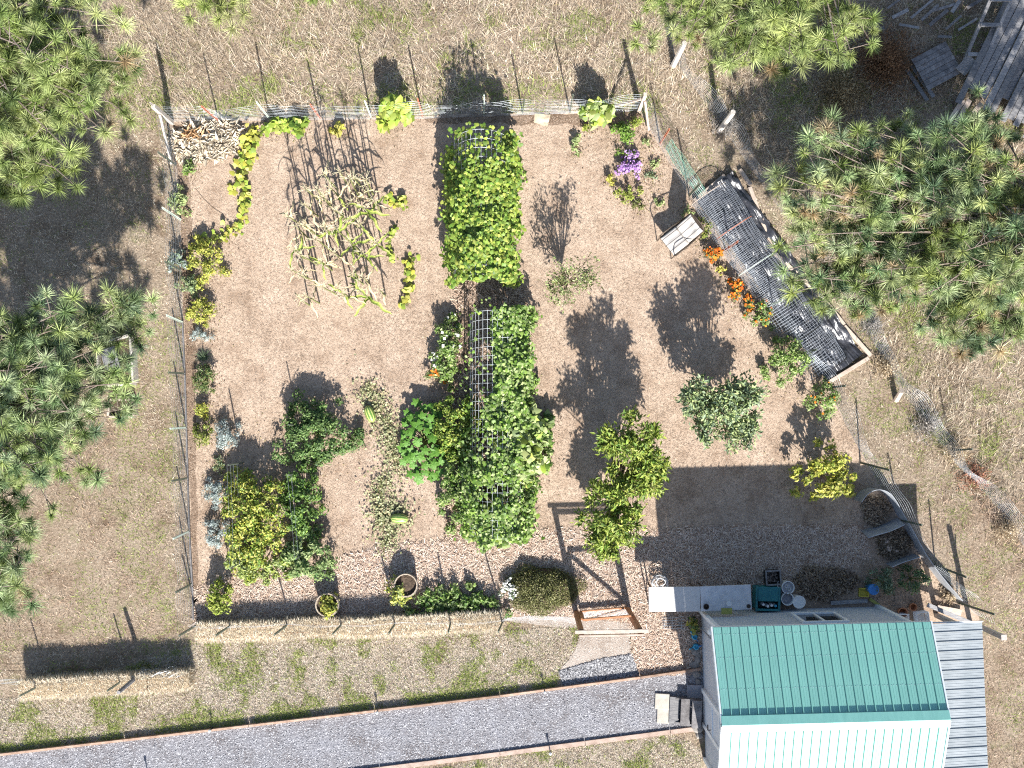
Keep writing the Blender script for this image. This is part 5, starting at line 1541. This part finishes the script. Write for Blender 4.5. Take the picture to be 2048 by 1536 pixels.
# ------------------------------------------------------------------ barrels
M_stave = mat("barrel_stave", [(0.30, 0.24, 0.18), (0.42, 0.35, 0.27)], 7, 0.85, bump=.3, bscale=50)
M_hoop = mat("steel_band", [(0.20, 0.19, 0.18), (0.32, 0.30, 0.28)], 12, 0.5, metal=.6)
def barrel(px, py, label):
    c = G(px, py, .35); c.z = .01
    t = thing("barrel_planter", label, "planter", c)
    ns = 18
    for k in range(ns):
        a0, a1 = 2 * math.pi * (k + .03) / ns, 2 * math.pi * (k + .97) / ns
        m = MB(); vs = []
        for rr_, z in ((.225, 0), (.255, .2), (.27, .42)):
            for r2 in (rr_, rr_ - .025):
                for a_ in (a0, a1): vs.append((math.cos(a_) * r2, math.sin(a_) * r2, z))
        fs = []
        for i in (0, 4):
            fs += [(i, i + 1, i + 5, i + 4), (i + 3, i + 2, i + 6, i + 7), (i + 2, i, i + 4, i + 6), (i + 1, i + 3, i + 7, i + 5)]
        fs += [(8, 9, 11, 10), (2, 3, 1, 0)]
        m.add(vs, fs).build("stave", M_stave, t)
    for rr_, z in ((.236, .06), (.268, .34)):
        MB().lathe([(rr_ + .002, z), (rr_ + .008, z), (rr_ + .012, z + .04), (rr_ + .004, z + .04)], seg=30, caps=False).build("band", M_hoop, t)
    MB().lathe([(.242, .33), (.12, .35), (0, .36)], seg=18).build("soil", M_soil, t)
    return c
c = barrel(655, 1209, "left half-barrel planter standing before the straw bales")
bush("potted_plant", "yellow-green plant growing in the left half-barrel", "plant", 656, 1214, 17, 22, .7, YGR + YEL, 280, .075, 14, .1)
c = barrel(812, 1170, "right half-barrel planter beside the strip of small leafy plants")
bush("potted_plant", "yellowish plant spilling left from the right half-barrel", "plant", 793, 1185, 24, 26, .6, YGR + YEL + PGR, 420, .065, 18, .1)

# ------------------------------------------------------------------ row trellis stakes with strings
def row_trellis(label, a, b, h):
    A, B = G(*a), G(*b)
    t = thing("row_trellis", label, "trellis", A)
    d = B - A
    for q in (Vector((0, 0, 0)), d):
        MB().tube([q, q + Vector((0, 0, h))], .017, 6).build("stake", M_tpost, t)
    for x in (-.04, .04):
        for z in (h - .05, h * .55):
            MB().tube([q for q in (Vector((x, 0, z)), d * .5 + Vector((x, 0, z - .05)), d + Vector((x, 0, z)))], .0018, 3, caps=False).build("wire", M_wire, t)
row_trellis("stakes and wires holding the tall yellow-green vines", (487, 925), (492, 1120), 1.35)
row_trellis("stakes and wires holding the dark green vine column", (598, 945), (612, 1105), 1.15)
MB_ = MB().tube([(0, 0, 0), (.01, 0, .6), (0, .01, 1.15)], .014, 6)
tag(MB_.build("stake", M_tpost, None, loc=G(598, 850)), "single thin stake standing in the large dark green bush", "stake")

# ------------------------------------------------------------------ patio chair
M_chair = mat("dark_bronze_metal", [(0.06, 0.045, 0.035), (0.11, 0.085, 0.065)], 12, 0.5, metal=.4)
m_, nt, bs = mat_new("striped_cushion")
tc = nt.nodes.new("ShaderNodeTexCoord"); sp = nt.nodes.new("ShaderNodeSeparateXYZ"); nt.links.new(tc.outputs["Object"], sp.inputs[0])
mm = nt.nodes.new("ShaderNodeMath"); mm.operation = 'MULTIPLY'; mm.inputs[1].default_value = 6.3; nt.links.new(sp.outputs["X"], mm.inputs[0])
fr = nt.nodes.new("ShaderNodeMath"); fr.operation = 'FRACT'; nt.links.new(mm.outputs[0], fr.inputs[0])
rp = nt.nodes.new("ShaderNodeValToRGB"); rp.color_ramp.interpolation = 'CONSTANT'
for k, (pos, cc) in enumerate([(0, (.40, .37, .34)), (.5, (.47, .44, .41)), (.78, (.12, .11, .105)), (.9, (.42, .39, .36))]):
    if k > 1: rp.color_ramp.elements.new(pos)
    rp.color_ramp.elements[k].position = pos; rp.color_ramp.elements[k].color = (*cc, 1)
nt.links.new(fr.outputs[0], rp.inputs[0]); nt.links.new(rp.outputs[0], bs.inputs["Base Color"]); bs.inputs["Roughness"].default_value = .9
ch = thing("patio_chair", "metal patio chair with striped pale cushion facing lower left", "chair", G(1346, 486), math.radians(-52))
# local frame: x across the seat, +y towards the backrest
def cushion(y0, y1, z0, z1, w, th, name):
    m = MB(); nx, ny = 25, 12; vs = []
    for s in (1, -1):
        for i in range(nx + 1):
            for j in range(ny + 1):
                u, v = i / nx, j / ny
                x = (u - .5) * w
                puff = (abs(math.sin(u * math.pi * 3.0)) ** .35) * (min(1, min(v, 1 - v) * 9) ** .5)
                y = y0 + (y1 - y0) * v; z = z0 + (z1 - z0) * v
                nn = Vector((0, -(z1 - z0), y1 - y0)).normalized()
                p = Vector((x, y, z)) + nn * (s * th * .5 * (.25 + .75 * puff)) + nn * (.02 * math.sin(v * 6 + u * 3))
                vs.append(p)
    fs = []; N1 = (nx + 1) * (ny + 1)
    for i in range(nx):
        for j in range(ny):
            q = i * (ny + 1) + j
            fs.append((q, q + ny + 1, q + ny + 2, q + 1)); fs.append((N1 + q, N1 + q + 1, N1 + q + ny + 2, N1 + q + ny + 1))
    for i in range(nx):
        q = i * (ny + 1); fs.append((q, N1 + q, N1 + q + ny + 1, q + ny + 1)); q += ny; fs.append((q, q + ny + 1, N1 + q + ny + 1, N1 + q))
    for j in range(ny):
        q = j; fs.append((q, q + 1, N1 + q + 1, N1 + q)); q = nx * (ny + 1) + j; fs.append((q, N1 + q, N1 + q + 1, q + 1))
    m.add(vs, fs)
    return m.build(name, m_, ch, smooth=True)
cushion(-.26, .20, .43, .40, .50, .09, "seat_cushion")
cushion(.20, .50, .44, .95, .48, .08, "back_cushion")
for x in (-.27, .27):
    for y, z, y2 in ((-.24, .38, -.27), (.2, .38, .27)):
        MB().tube([(x, y, z), (x, y2, 0.0)], .013, 6).build("leg", M_chair, ch)
    MB().tube([(x, -.24, .38), (x * 1.08, -.27, .58), (x * 1.1, -.2, .65), (x * 1.1, .1, .66), (x, .33, .62)], .014, 6).build("armrest", M_chair, ch, smooth=True)
MB().tube([(-.27, -.24, .37), (.27, -.24, .37), (.27, .2, .36), (-.27, .2, .36), (-.27, -.24, .37)], .014, 6).build("seat_frame", M_chair, ch)
m = MB().tube([(-.26, .2, .36), (-.27, .36, .62), (-.25, .52, .93), (-.15, .55, 1.0), (.15, .55, 1.0), (.25, .52, .93), (.27, .36, .62), (.26, .2, .36)], .014, 6)
m.build("back_frame", M_chair, ch, smooth=True)
# sling under the cushions
MB().add([(-.26, -.24, .365), (.26, -.24, .365), (.26, .22, .36), (-.26, .22, .36), (.25, .54, .97), (-.25, .54, .97), (-.26, -.24, .372), (.26, -.24, .372), (.26, .215, .367), (-.26, .215, .367), (.25, .53, .975), (-.25, .53, .975)],
         [(3, 2, 1, 0), (5, 4, 2, 3), (6, 7, 8, 9), (9, 8, 10, 11)]).build("sling", M_chair, ch)

# ------------------------------------------------------------------ tables by the house
M_table = mat("grey_white_plastic", [(0.42, 0.415, 0.41), (0.48, 0.475, 0.465), (0.52, 0.51, 0.50)], 12, 0.55)
M_dull = mat("dull_metal_top", [(0.42, 0.42, 0.43), (0.54, 0.54, 0.55), (0.60, 0.60, 0.61)], 10, 0.5, bump=.1)
tl, tr2 = G(1297, 1199, .85), G(1401, 1197, .85)
TH = .85
def table(label, a, b, material, wid=.56):
    A, B = G(a[0], a[1], TH), G(b[0], b[1], TH)
    t = thing("work_table", label, "table", ((A.x + B.x) / 2, (A.y + B.y) / 2, 0), math.atan2(B.y - A.y, B.x - A.x))
    L = (B - A).length - .01
    MB().box((0, 0, TH - .02), (L, wid, .04)).build("tabletop", material, t, bevel=.008)
    for x in (-L / 2 + .1, L / 2 - .1):
        for y in (-wid / 2 + .05, wid / 2 - .05):
            MB().tube([(x, y, 0), (x, y, TH - .04)], .017, 6).build("leg", M_chair, t)
        MB().tube([(x, -wid / 2 + .05, .2), (x, wid / 2 - .05, .2)], .012, 6).build("crossbar", M_chair, t)
    return t
table("white topped table, left of the two pushed together by the house", (1297, 1199), (1401, 1198), M_table)
table("grey topped table holding lids, right of the two pushed together by the house", (1401, 1198), (1503, 1194), M_dull)
M_teal = mat("teal_plastic", [(0.01, 0.13, 0.15), (0.02, 0.18, 0.20)], 5, 0.45, spec=.5)
M_blue = mat("blue_plastic", [(0.03, 0.16, 0.42), (0.05, 0.22, 0.52)], 5, 0.45, spec=.5)
M_cyan = mat("light_blue_plastic", [(0.04, 0.30, 0.48), (0.06, 0.38, 0.56)], 5, 0.45, spec=.5)
M_yellow = mat("yellow_plastic", [(0.50, 0.42, 0.05), (0.62, 0.52, 0.09)], 5, 0.5)
M_terra = mat("terracotta", [(0.42, 0.17, 0.08), (0.54, 0.25, 0.13)], 8, 0.85)
M_greenish = mat("mossy_cloth", [(0.26, 0.27, 0.06), (0.38, 0.37, 0.12)], 22, 0.9, bump=.4)
tb = lambda px, py: G(px, py, TH) + Vector((0, 0, .001))
tag(MB().lathe([(.058, 0), (.062, .006), (.062, .016), (.05, .018), (.045, .013), (0, .013)], seg=24).build("jar_lid", M_white, None, loc=tb(1458, 1207)), "round white lid lying on the grey table", "lid")
t = thing("folded_cloth", "folded mossy yellow cloth on the grey table left of the white lid", "cloth", tb(1438, 1210))
crumpled("cloth", [(1428, 1203), (1449, 1203), (1449, 1215), (1428, 1215)], TH + .004, .025, 12, 8, M_greenish, t, 51)
tag(MB().lathe([(.045, 0), (.06, .09), (.066, .09), (.066, .105), (.055, .105), (.04, .02), (0, .02)], seg=18).build("plant_pot", M_chair, None, loc=tb(1411, 1212)), "small dark pot standing where the two tables meet", "pot")
tag(MB().lathe([(.03, 0), (.045, .01), (.045, .03), (.036, .03), (.03, .012), (0, .012)], seg=18).build("saucer", M_chair, None, loc=tb(1497, 1212)), "small dark saucer at the grey table's right end", "saucer")
# hose coil at the table's back corner
m = MB()
path = []
for i in range(150):
    a = i * .42; r_ = .14 + .05 * math.sin(i * .13) + .004 * (i % 7)
    path.append((math.cos(a) * r_ + .02 * math.sin(i * .7), math.sin(a) * r_ * .85, .02 + i * .0021))
m.tube(path, .009, 5)
tag(m.build("hose_coil", M_dull, None, smooth=True, loc=G(1318, 1163)), "coiled pale garden hose on the chips behind the white table", "hose")
# wire rack on the ground
t = thing("wire_rack", "pale wire tomato cage lying on the chips below the tables", "cage", G(1345, 1243))
for k in range(5): MB().tube([(-.25, .09 - k * .06, .03), (.0, .1 - k * .06, .09), (.26, .13 - k * .07, .05)], .006, 4).build("rod", M_wire, t)
for k in range(3): MB().tube([(-.2 + k * .2, .12, .04), (-.21 + k * .2, -.03, .10), (-.2 + k * .2, -.17, .04)], .006, 4).build("crossrod", M_wire, t)
def jug(px, py, rz, label):
    t = thing("watering_can", label, "watering can", G(px, py), rz)
    MB().lathe([(.06, 0), (.07, .02), (.068, .1), (.05, .13), (.045, .13), (.055, .09), (0, .085)], seg=16).build("body", M_cyan, t, smooth=True)
    MB().tube([(.06, 0, .03), (.12, 0, .1), (.17, 0, .16)], [.016, .012, .018], 7).build("spout", M_cyan, t)
    MB().tube([(-.05, 0, .12), (-.1, 0, .17), (-.13, 0, .1), (-.07, 0, .03)], .009, 6).build("handle", M_blue, t)
jug(1388, 1272, 2.2, "small light blue plastic can by the house wall, upper one")
jug(1391, 1292, 3.4, "small light blue plastic can by the house wall, lower one")
bush("weed", "thin yellowish weed at the house corner below the tables", "weed", 1385, 1253, 12, 14, .35, YEL + DGR, 60, .08, 7, .09)
# teal tote with bottles
TB = .32
t = thing("storage_tote", "open teal plastic tote against the house beyond the tables", "tote", G(1533, 1196, 0.3) * 1, -.02); t.location.z = .01
tw_, td_ = .52, .50
m = MB()
m.box((0, 0, .02), (tw_ - .06, td_ - .06, .02))
for x, y, sx, sy in ((-tw_ / 2, 0, .02, td_), (tw_ / 2, 0, .02, td_), (0, -td_ / 2, tw_ - .02, .02), (0, td_ / 2, tw_ - .02, .02)): m.box((x, y, .22), (sx, sy, .40))
m.build("tub", M_teal, t, bevel=.006)
m = MB()
for x, y, sx, sy in ((-tw_ / 2, 0, .05, td_ + .05), (tw_ / 2, 0, .05, td_ + .05), (0, -td_ / 2, tw_ - .05, .05), (0, td_ / 2, tw_ - .05, .05)): m.box((x, y, .43), (sx, sy, .02))
m.build("rim", M_teal, t, bevel=.004)
MB().box((0, .09, .445), (tw_ - .06, .28, .012)).build("lid_flap", M_teal, t, bevel=.004)
for i, (x, y, mt, lab) in enumerate([(-.1, -.13, M_white, "white bottle at the left inside the teal tote"), (.0, -.17, M_white, "white bottle in the middle of the teal tote"), (.09, -.15, M_white, "white capped bottle at the right inside the teal tote"), (.18, -.16, M_cyan, "blue capped bottle in the teal tote's right corner")]):
    o = thing("bottle", lab, "bottle", Vector(t.location) + Vector((x, y, .032)))
    MB().lathe([(.04, 0), (.042, .02), (.042, .28), (.02, .34)], seg=14).build("body", M_white, o, smooth=True)
    MB().lathe([(.03, .335), (.03, .385), (0, .39)], seg=14).build("cap", mt, o)
# black crate, boxes
t = thing("black_crate", "open black plastic crate behind the teal tote", "crate", G(1541, 1152), .06)
m = MB()
m.box((0, 0, .015), (.30, .28, .02))
for x, y, sx, sy in ((-.16, 0, .018, .32), (.16, 0, .018, .32), (0, -.15, .30, .018), (0, .15, .30, .018)): m.box((x, y, .14), (sx, sy, .26))
m.build("shell", M_black, t)
m = MB()
for x, y, sx, sy in ((-.165, 0, .035, .35), (.165, 0, .035, .35), (0, -.16, .295, .035), (0, .16, .295, .035)): m.box((x, y, .28), (sx, sy, .022))
m.build("rim", M_dark_plank, t)
# buckets
def bucket(px, py, label, body, inside_mat=None, lid=False, h=.37, r=.14):
    c = G(px, py, h); c.z = .01
    t = thing("bucket", label, "bucket", c)
    if lid:
        MB().lathe([(r * .86, 0), (r * .98, h)], seg=28).build("body", body, t, smooth=False)
        MB().lathe([(r + .008, h - .02), (r + .01, h + .006), (r - .012, h + .01), (r - .02, h + .003), (0, h + .003)], seg=28).build("lid", body, t)
    else:
        MB().lathe([(r * .84, 0), (r, h), (r + .008, h), (r + .008, h + .008), (r - .008, h + .008), (r * .83, .02), (0, .02)], seg=28).build("body", body, t)
        MB().lathe([(r * .92, h * .72), (r * .4, h * .78), (0, h * .76)], seg=18).build("contents", inside_mat or M_soil, t)
    m = MB(); m.tube([(math.cos(a) * (r + .012), math.sin(a) * (r + .012) * .35 - .02, h - .04 - .07 * math.sin(a)) for a in [math.pi * k / 10 for k in range(11)]], .004, 4)
    m.build("handle", M_wire_dark, t)
bucket(1576, 1175, "white bucket holding small pots, uppermost of three by the tote", M_white, M_dull)
bucket(1575, 1198, "white bucket with dark contents, directly beside the teal tote", M_white, M_wet)
bucket(1598, 1204, "lidded white bucket, rightmost of three by the house wall", M_white, lid=True)
bucket(1747, 1179, "lidded blue bucket beside the yellow tray", M_blue, lid=True, h=.3, r=.115)
for i, (dx, dy) in enumerate([(-.04, .03), (.03, -.03)]):
    c = G(1576, 1175, .37); c.z = .31
    tag(MB().lathe([(.03, 0), (.04, .08), (.034, .08), (.026, .01), (0, .01)], seg=12).build("small_pot", M_white, None, loc=c + Vector((dx, dy, 0))), ["small pale pot in the upper white bucket, left one", "small pale pot in the upper white bucket, right one"][i], "pot")
o = MB().lathe([(.14, 0), (.145, .012), (.13, .016), (.12, .008), (0, .008)], seg=28).build("pail_cover", M_white, None, loc=G(1556, 1172) + Vector((0, 0, .16)))
o.rotation_euler = (.2, .95, .5); tag(o, "white bucket lid leaning on edge between tote and buckets", "lid")
t = thing("yellow_tray", "small square yellow plastic tray on the ground in the house's shade", "tray", G(1726, 1184), -.04)
m = MB().box((0, 0, .012), (.21, .18, .02))
for x, y, sx, sy in ((-.105, 0, .015, .2), (.105, 0, .015, .2), (0, -.092, .195, .015), (0, .092, .195, .015)): m.box((x, y, .05), (sx, sy, .08))
m.build("tray_body", M_yellow, t)
m = MB(); A, B = G(1660, 1205), G(1733, 1201)
m.bar((0, 0, .05), B - A + Vector((0, 0, .05)), .09, .05)
tag(m.build("plank", M_grey_plank, None, loc=A), "grey plank lying along the house's back wall", "plank")
m = MB(); A, B = G(1738, 1197), G(1757, 1210)
m.bar((0, 0, .04), B - A + Vector((0, 0, .04)), .07, .04)
tag(m.build("plank", M_greenish, None, loc=A), "short mossy plank end by the house's right back corner", "plank")
# odds and ends by the lean-to
for px, py, sz, mt, lab in [(1800, 1222, .2, M_terra, "terracotta pot nearest the house's right back corner"), (1822, 1212, .16, M_terra, "smaller terracotta pot behind the larger one by the lean-to")]:
    tag(MB().lathe([(sz * .35, 0), (sz * .5, sz * .85), (sz * .56, sz * .85), (sz * .56, sz), (sz * .46, sz), (sz * .32, .02), (0, .02)], seg=20).build("clay_pot", mt, None, loc=G(px, py)), lab, "pot")
for i, (px, py, lab) in enumerate([(1797, 1236, "white plastic milk crate left of the terracotta pots"), (1837, 1232, "white plastic milk crate beside the lean-to roof")]):
    t = thing("milk_crate", lab, "crate", G(px, py), .1 * i)
    MB().box((0, 0, .015), (.26, .24, .02)).build("base", M_white, t)
    for sx in (-1, 1):
        for z in (.07, .14, .21, .27):
            MB().box((sx * .14, 0, z), (.015, .27, .03)).build("slat", M_white, t); MB().box((0, sx * .128, z), (.264, .015, .03)).build("slat", M_white, t)
m = MB(); A, B = G(1845, 1205), G(1935, 1243)
m.bar((0, 0, .3), B - A + Vector((0, 0, .35)), .10, .04)
tag(m.build("plank", M_grey_plank, None, loc=A), "grey plank propped between the metal sheets and the tall post", "plank")
m = MB(); A, B = G(1872, 1215), G(1920, 1224)
m.bar((0, 0, .06), B - A + Vector((0, 0, .06)), .14, .05)
tag(m.build("plank", M_pale_timber, None, loc=A), "pale plank lying on the ground beside the lean-to", "plank")

# ------------------------------------------------------------------ compost bays of bent metal sheet
M_sheet = mat("galvanised_sheet", [(0.28, 0.30, 0.33), (0.36, 0.38, 0.41), (0.44, 0.46, 0.48)], 3, 0.5, metal=.25, spec=.5, bump=.1, bscale=10)
def sheet_wall(label, pts, h, lean=(0, 0)):
    W = [G(*p) for p in pts]; base = W[0].copy()
    Wl = [w - base for w in W]
    tot = sum((b - a).length for a, b in zip(Wl[:-1], Wl[1:]))
    t = thing("metal_sheet_wall", label, "metal sheet", base)
    npan = max(1, round(tot / 1.1))
    for q in range(npan):
        m = MB(); n = 14; vs = []
        s0, s1 = tot * q / npan, tot * (q + 1) / npan
        for i in range(n + 1):
            s = s0 + (s1 - s0) * i / n
            p = poly_at(Wl, s); p2 = poly_at(Wl, min(tot, s + .02)); p1 = poly_at(Wl, max(0, s - .02))
            dd = (p2 - p1); nn = Vector((-dd.y, dd.x, 0)).normalized() if dd.length > 1e-6 else Vector((0, 1, 0))
            hh = h * (1 + .05 * math.sin(s * 4))
            for off in (0, .012):
                b_ = p + nn * (off + .004 * q); vs += [b_ + Vector((0, 0, 0)), b_ + Vector((lean[0] * .5 + .01 * math.sin(s * 5), lean[1] * .5, hh * .5)), b_ + Vector((lean[0], lean[1], hh))]
        fs = []
        for i in range(n):
            o = i * 6; r_ = o + 6
            fs += [(o, r_, r_ + 1, o + 1), (o + 1, r_ + 1, r_ + 2, o + 2), (o + 3, o + 4, r_ + 4, r_ + 3), (o + 4, o + 5, r_ + 5, r_ + 4), (o + 2, r_ + 2, r_ + 5, o + 5)]
        fs += [(0, 1, 4, 3), (1, 2, 5, 4), (n * 6, n * 6 + 3, n * 6 + 4, n * 6 + 1), (n * 6 + 1, n * 6 + 4, n * 6 + 5, n * 6 + 2)]
        m.add(vs, fs).build("panel", M_sheet, t)
    return t
def smooth_pts(p, n=6):
    out = []
    for i in range(len(p) - 1):
        a, b, c, d = p[max(0, i - 1)], p[i], p[i + 1], p[min(len(p) - 1, i + 2)]
        for k in range(n):
            f = k / n
            out.append(tuple(.5 * ((2 * b[j]) + (-a[j] + c[j]) * f + (2 * a[j] - 5 * b[j] + 4 * c[j] - d[j]) * f * f + (-a[j] + 3 * b[j] - 3 * c[j] + d[j]) * f ** 3) for j in (0, 1)))
    out.append(p[-1]); return out
sheet_wall("long curved grey metal sheet wall along the right fence's lower end", smooth_pts([(1708, 1000), (1722, 982), (1745, 976), (1768, 988), (1790, 1025), (1812, 1065), (1838, 1110), (1875, 1160), (1905, 1195)]), .42, (.05, -.02))
sheet_wall("upper bent metal divider in the compost bays", smooth_pts([(1722, 1062), (1745, 1055), (1768, 1048), (1795, 1036)]), .4, (.03, -.12))
sheet_wall("lower short metal divider in the compost bays", smooth_pts([(1772, 1128), (1795, 1118), (1828, 1108)]), .35, (.02, -.03))
mound("compost_heap", "dark compost heap inside the upper metal bay", "heap", 1752, 1020, 26, 28, .12, [(0.34, 0.27, 0.20), (0.46, 0.38, 0.28), (0.24, 0.18, 0.13)], 1300, .09, M_bedsoil)
mound("compost_heap", "dark compost heap between the two metal dividers", "heap", 1788, 1086, 34, 30, .12, [(0.32, 0.25, 0.18), (0.44, 0.36, 0.26), (0.22, 0.17, 0.12)], 1400, .09, M_bedsoil)
for i, (px, py, r) in enumerate([(1775, 1095, .09), (1770, 1082, .06), (1790, 1100, .05)]):
    me = rock_mesh(50 + i, r); me.materials.append(M_pale_timber)
    q = G(px, py); q.z = .12
    tag(add_obj("squash_fruit", me, None, q), "pale lump on top of the compost between the metal dividers", "rock", "pale lumps on the compost")
dry_clump("dry_weed", "brown dry stalks at the compost wall's foot beside the shaded plants", "weed", 1895, 1190, 16, 300, .3, STRAWY, 99)

# ------------------------------------------------------------------ cold frames under the left pine
def box_frame(name, label, corners, h, zbase, material, cat="garden bed"):
    W = [G(*p) for p in corners]; base = W[0].copy()
    t = thing(name, label, cat, base)
    for a, b in zip(W, W[1:] + W[:1]):
        dd = (b - a).normalized() * .03
        MB().bar(a + dd - base + Vector((0, 0, h / 2 + zbase)), b - dd - base + Vector((0, 0, h / 2 + zbase)), .05, h).build("side_board", material, t, bevel=.004)
    return t, base, W
t, base, W = box_frame("cold_frame", "grey timber cold frame half hidden under the left pine's boughs", [(205, 690), (270, 672), (276, 768), (208, 772)], .35, 0, M_post_wood)
MB().add([W[0] - base + Vector((.03, -.03, .2)), W[1] - base + Vector((-.03, -.03, .2)), W[2] - base + Vector((-.03, .03, .2)), W[3] - base + Vector((.03, .03, .2))], [(3, 2, 1, 0)]).build("soil", M_soil, t)
MB().bar(Vector((.25, -.1, .37)), Vector((.45, -.75, .38)), .35, .02).build("lid_board", M_grey_plank, t)
t, base, W = box_frame("wooden_crate_bed", "small pale timber box bed below the cold frame", [(226, 800), (272, 800), (276, 834), (224, 834)], .28, 0, M_pale_timber)
MB().add([W[0] - base + Vector((.03, -.03, .18)), W[1] - base + Vector((-.03, -.03, .18)), W[2] - base + Vector((-.03, .03, .18)), W[3] - base + Vector((.03, .03, .18))], [(3, 2, 1, 0)]).build("soil", M_soil, t)

# ------------------------------------------------------------------ collapsed shed and lumber in the upper right corner
deck = thing("plank_roof", "collapsed weathered plank roof in the upper right corner", "roof", G(1985, 60))
base = Vector(deck.location)
dirv = (G(1925, 165) - G(2000, 0)); dirv.z = 0; dl = Vector((dirv.x, dirv.y, 0)).normalized(); sv = Vector((-dl.y, dl.x, 0))
rr = random.Random(23)
o0 = G(1935, 130) - base
for k in range(13):
    st_ = o0 + sv * (.16 * k + .08) + dl * (rr.uniform(-.15, .25) + .05 * k)
    a_ = st_ + dl * rr.uniform(.2, .9); b_ = st_ - dl * rr.uniform(2.2, 3.2)
    MB().bar(a_ + Vector((0, 0, .35 + rr.uniform(-.02, .02))), b_ + Vector((0, 0, .75 + rr.uniform(-.02, .02))), .145, .025).build("plank", M_grey_plank, deck)
for k in range(3):
    st_ = o0 + sv * .0 + dl * (-.4 - k * .9)
    MB().bar(st_ + Vector((0, 0, .36 + k * .14)), st_ + sv * 2.1 + Vector((0, 0, .36 + k * .14)), .09, .05).build("batten", M_dark_plank, deck)
lad = thing("ladder_frame", "long grey timber frame with rungs leaning beside the collapsed plank roof", "frame", G(1932, 125))
base = Vector(lad.location)
A, B = G(1926, 128, .3) - base, G(1988, -20, .9) - base
C_, D_ = G(1965, 128, .3) - base, G(2030, -20, .9) - base
MB().bar(A, B, .07, .09).build("rail", M_grey_plank, lad); MB().bar(C_, D_, .07, .09).build("rail", M_grey_plank, lad)
for f in (.12, .52, .86):
    MB().bar(A.lerp(B, f) + Vector((0, 0, .07)), C_.lerp(D_, f) + Vector((0, 0, .07)), .09, .03).build("rung", M_grey_plank, lad)
MB().bar(A.lerp(B, -.12) + Vector((0, 0, .04)), A.lerp(B, .1) + sv * .15 + Vector((0, 0, .06)), .28, .02).build("end_board", M_grey_plank, lad)
rr = random.Random(31)
LP = [((1772, 20), (1800, 0)), ((1818, 40), (1860, 5)), ((1838, 45), (1868, 18)), ((1853, 56), (1890, 25)), ((1888, 62), (1915, 38)), ((1912, 64), (1945, 45)), ((1855, 28), (1910, 12)), ((1898, 30), (1912, 8)), ((1795, 52), (1830, 64)), ((1745, 60), (1765, 62)), ((1780, 40), (1810, 26)), ((1870, 78), (1895, 82)), ((1930, 20), (1960, 2))]
nm = ["leftmost", "second", "third", "fourth", "fifth", "sixth", "seventh", "eighth", "ninth", "tenth", "eleventh", "twelfth", "thirteenth"]
for i, (a, b) in enumerate(LP):
    A, B = G(*a), G(*b)
    m = MB(); m.bar((0, 0, .10 + .02 * (i % 4)), B - A + Vector((0, 0, .16 + .05 * (i % 3))), rr.uniform(.05, .10), .03)
    tag(m.build("loose_board", M_grey_plank if i % 3 else M_dark_plank, None, loc=A), "loose weathered board strewn in the shaded lumber pile at the upper right", "board", "boards strewn in the lumber pile")
pal_ = thing("wooden_pallet", "dark square pallet of planks lying in the shade at the upper right", "pallet", G(1866, 138), math.radians(28))
for k in range(7):
    MB().box((0, -.36 + k * .12, .22 + .01 * (k % 2)), (.92, .112, .022)).build("plank", M_dark_plank, pal_)
for x in (-.36, .36): MB().box((x, 0, .185), (.07, .82, .045)).build("batten", M_dark_plank, pal_)
for x in (-.36, .36):
    for y in (-.3, .3): MB().box((x, y, .08), (.09, .09, .16)).build("block", M_dark_plank, pal_)
for i, (a, b, lab) in enumerate([((1812, 142), (1850, 205), "long grey board left of the dark plank pallet, outer one"), ((1820, 132), (1862, 198), "long grey board left of the dark plank pallet, inner one"), ((1892, 250), (1920, 205), "pale split board below the dark plank pallet, left one"), ((1905, 255), (1932, 205), "pale split board below the dark plank pallet, middle one"), ((1925, 252), (1955, 212), "pale split board below the dark plank pallet, right one")]):
    A, B = G(*a), G(*b)
    m = MB(); m.bar((0, 0, .06 + .02 * i), B - A + Vector((0, 0, .14 + .02 * i)), .12 if i > 1 else .09, .03)
    tag(m.build("loose_board", M_grey_plank if i < 2 else M_pale_timber, None, loc=A), lab, "board")
# fallen leaves and crumbs round the plants
rng = np.random.default_rng(404)
PP = []
for x, y, ax, ay in LITTER:
    n = int(60 + 420 * (ax + .15) * (ay + .15))
    a = rng.random(n) * 6.283; q = np.abs(rng.normal(.75, .42, n))
    PP.append(np.stack([x + np.cos(a) * q * (ax + .1), y + np.sin(a) * q * (ay + .1), rng.uniform(.014, .03, n)], 1))
P = np.concatenate(PP); n = len(P)
v, f, c = leaves(P, rng.standard_normal((n, 3)) * .35 + np.array([0, 0, 1]), np.full(n, .04), pal([(0.20, 0.13, 0.085), (0.30, 0.21, 0.14), (0.14, 0.09, 0.06), (0.34, 0.30, 0.14)], n, rng), .5, .25, False, None, rng)
tag(add_obj("leaf_litter", mesh_np("leaf_litter", v, f, M_grass, c)), "brown fallen leaf litter scattered around the garden plants", "leaf litter", kind="stuff")
print("objects", len(bpy.data.objects), "tris", sum(len(m.loops) - 2 * len(m.polygons) for m in bpy.data.meshes))
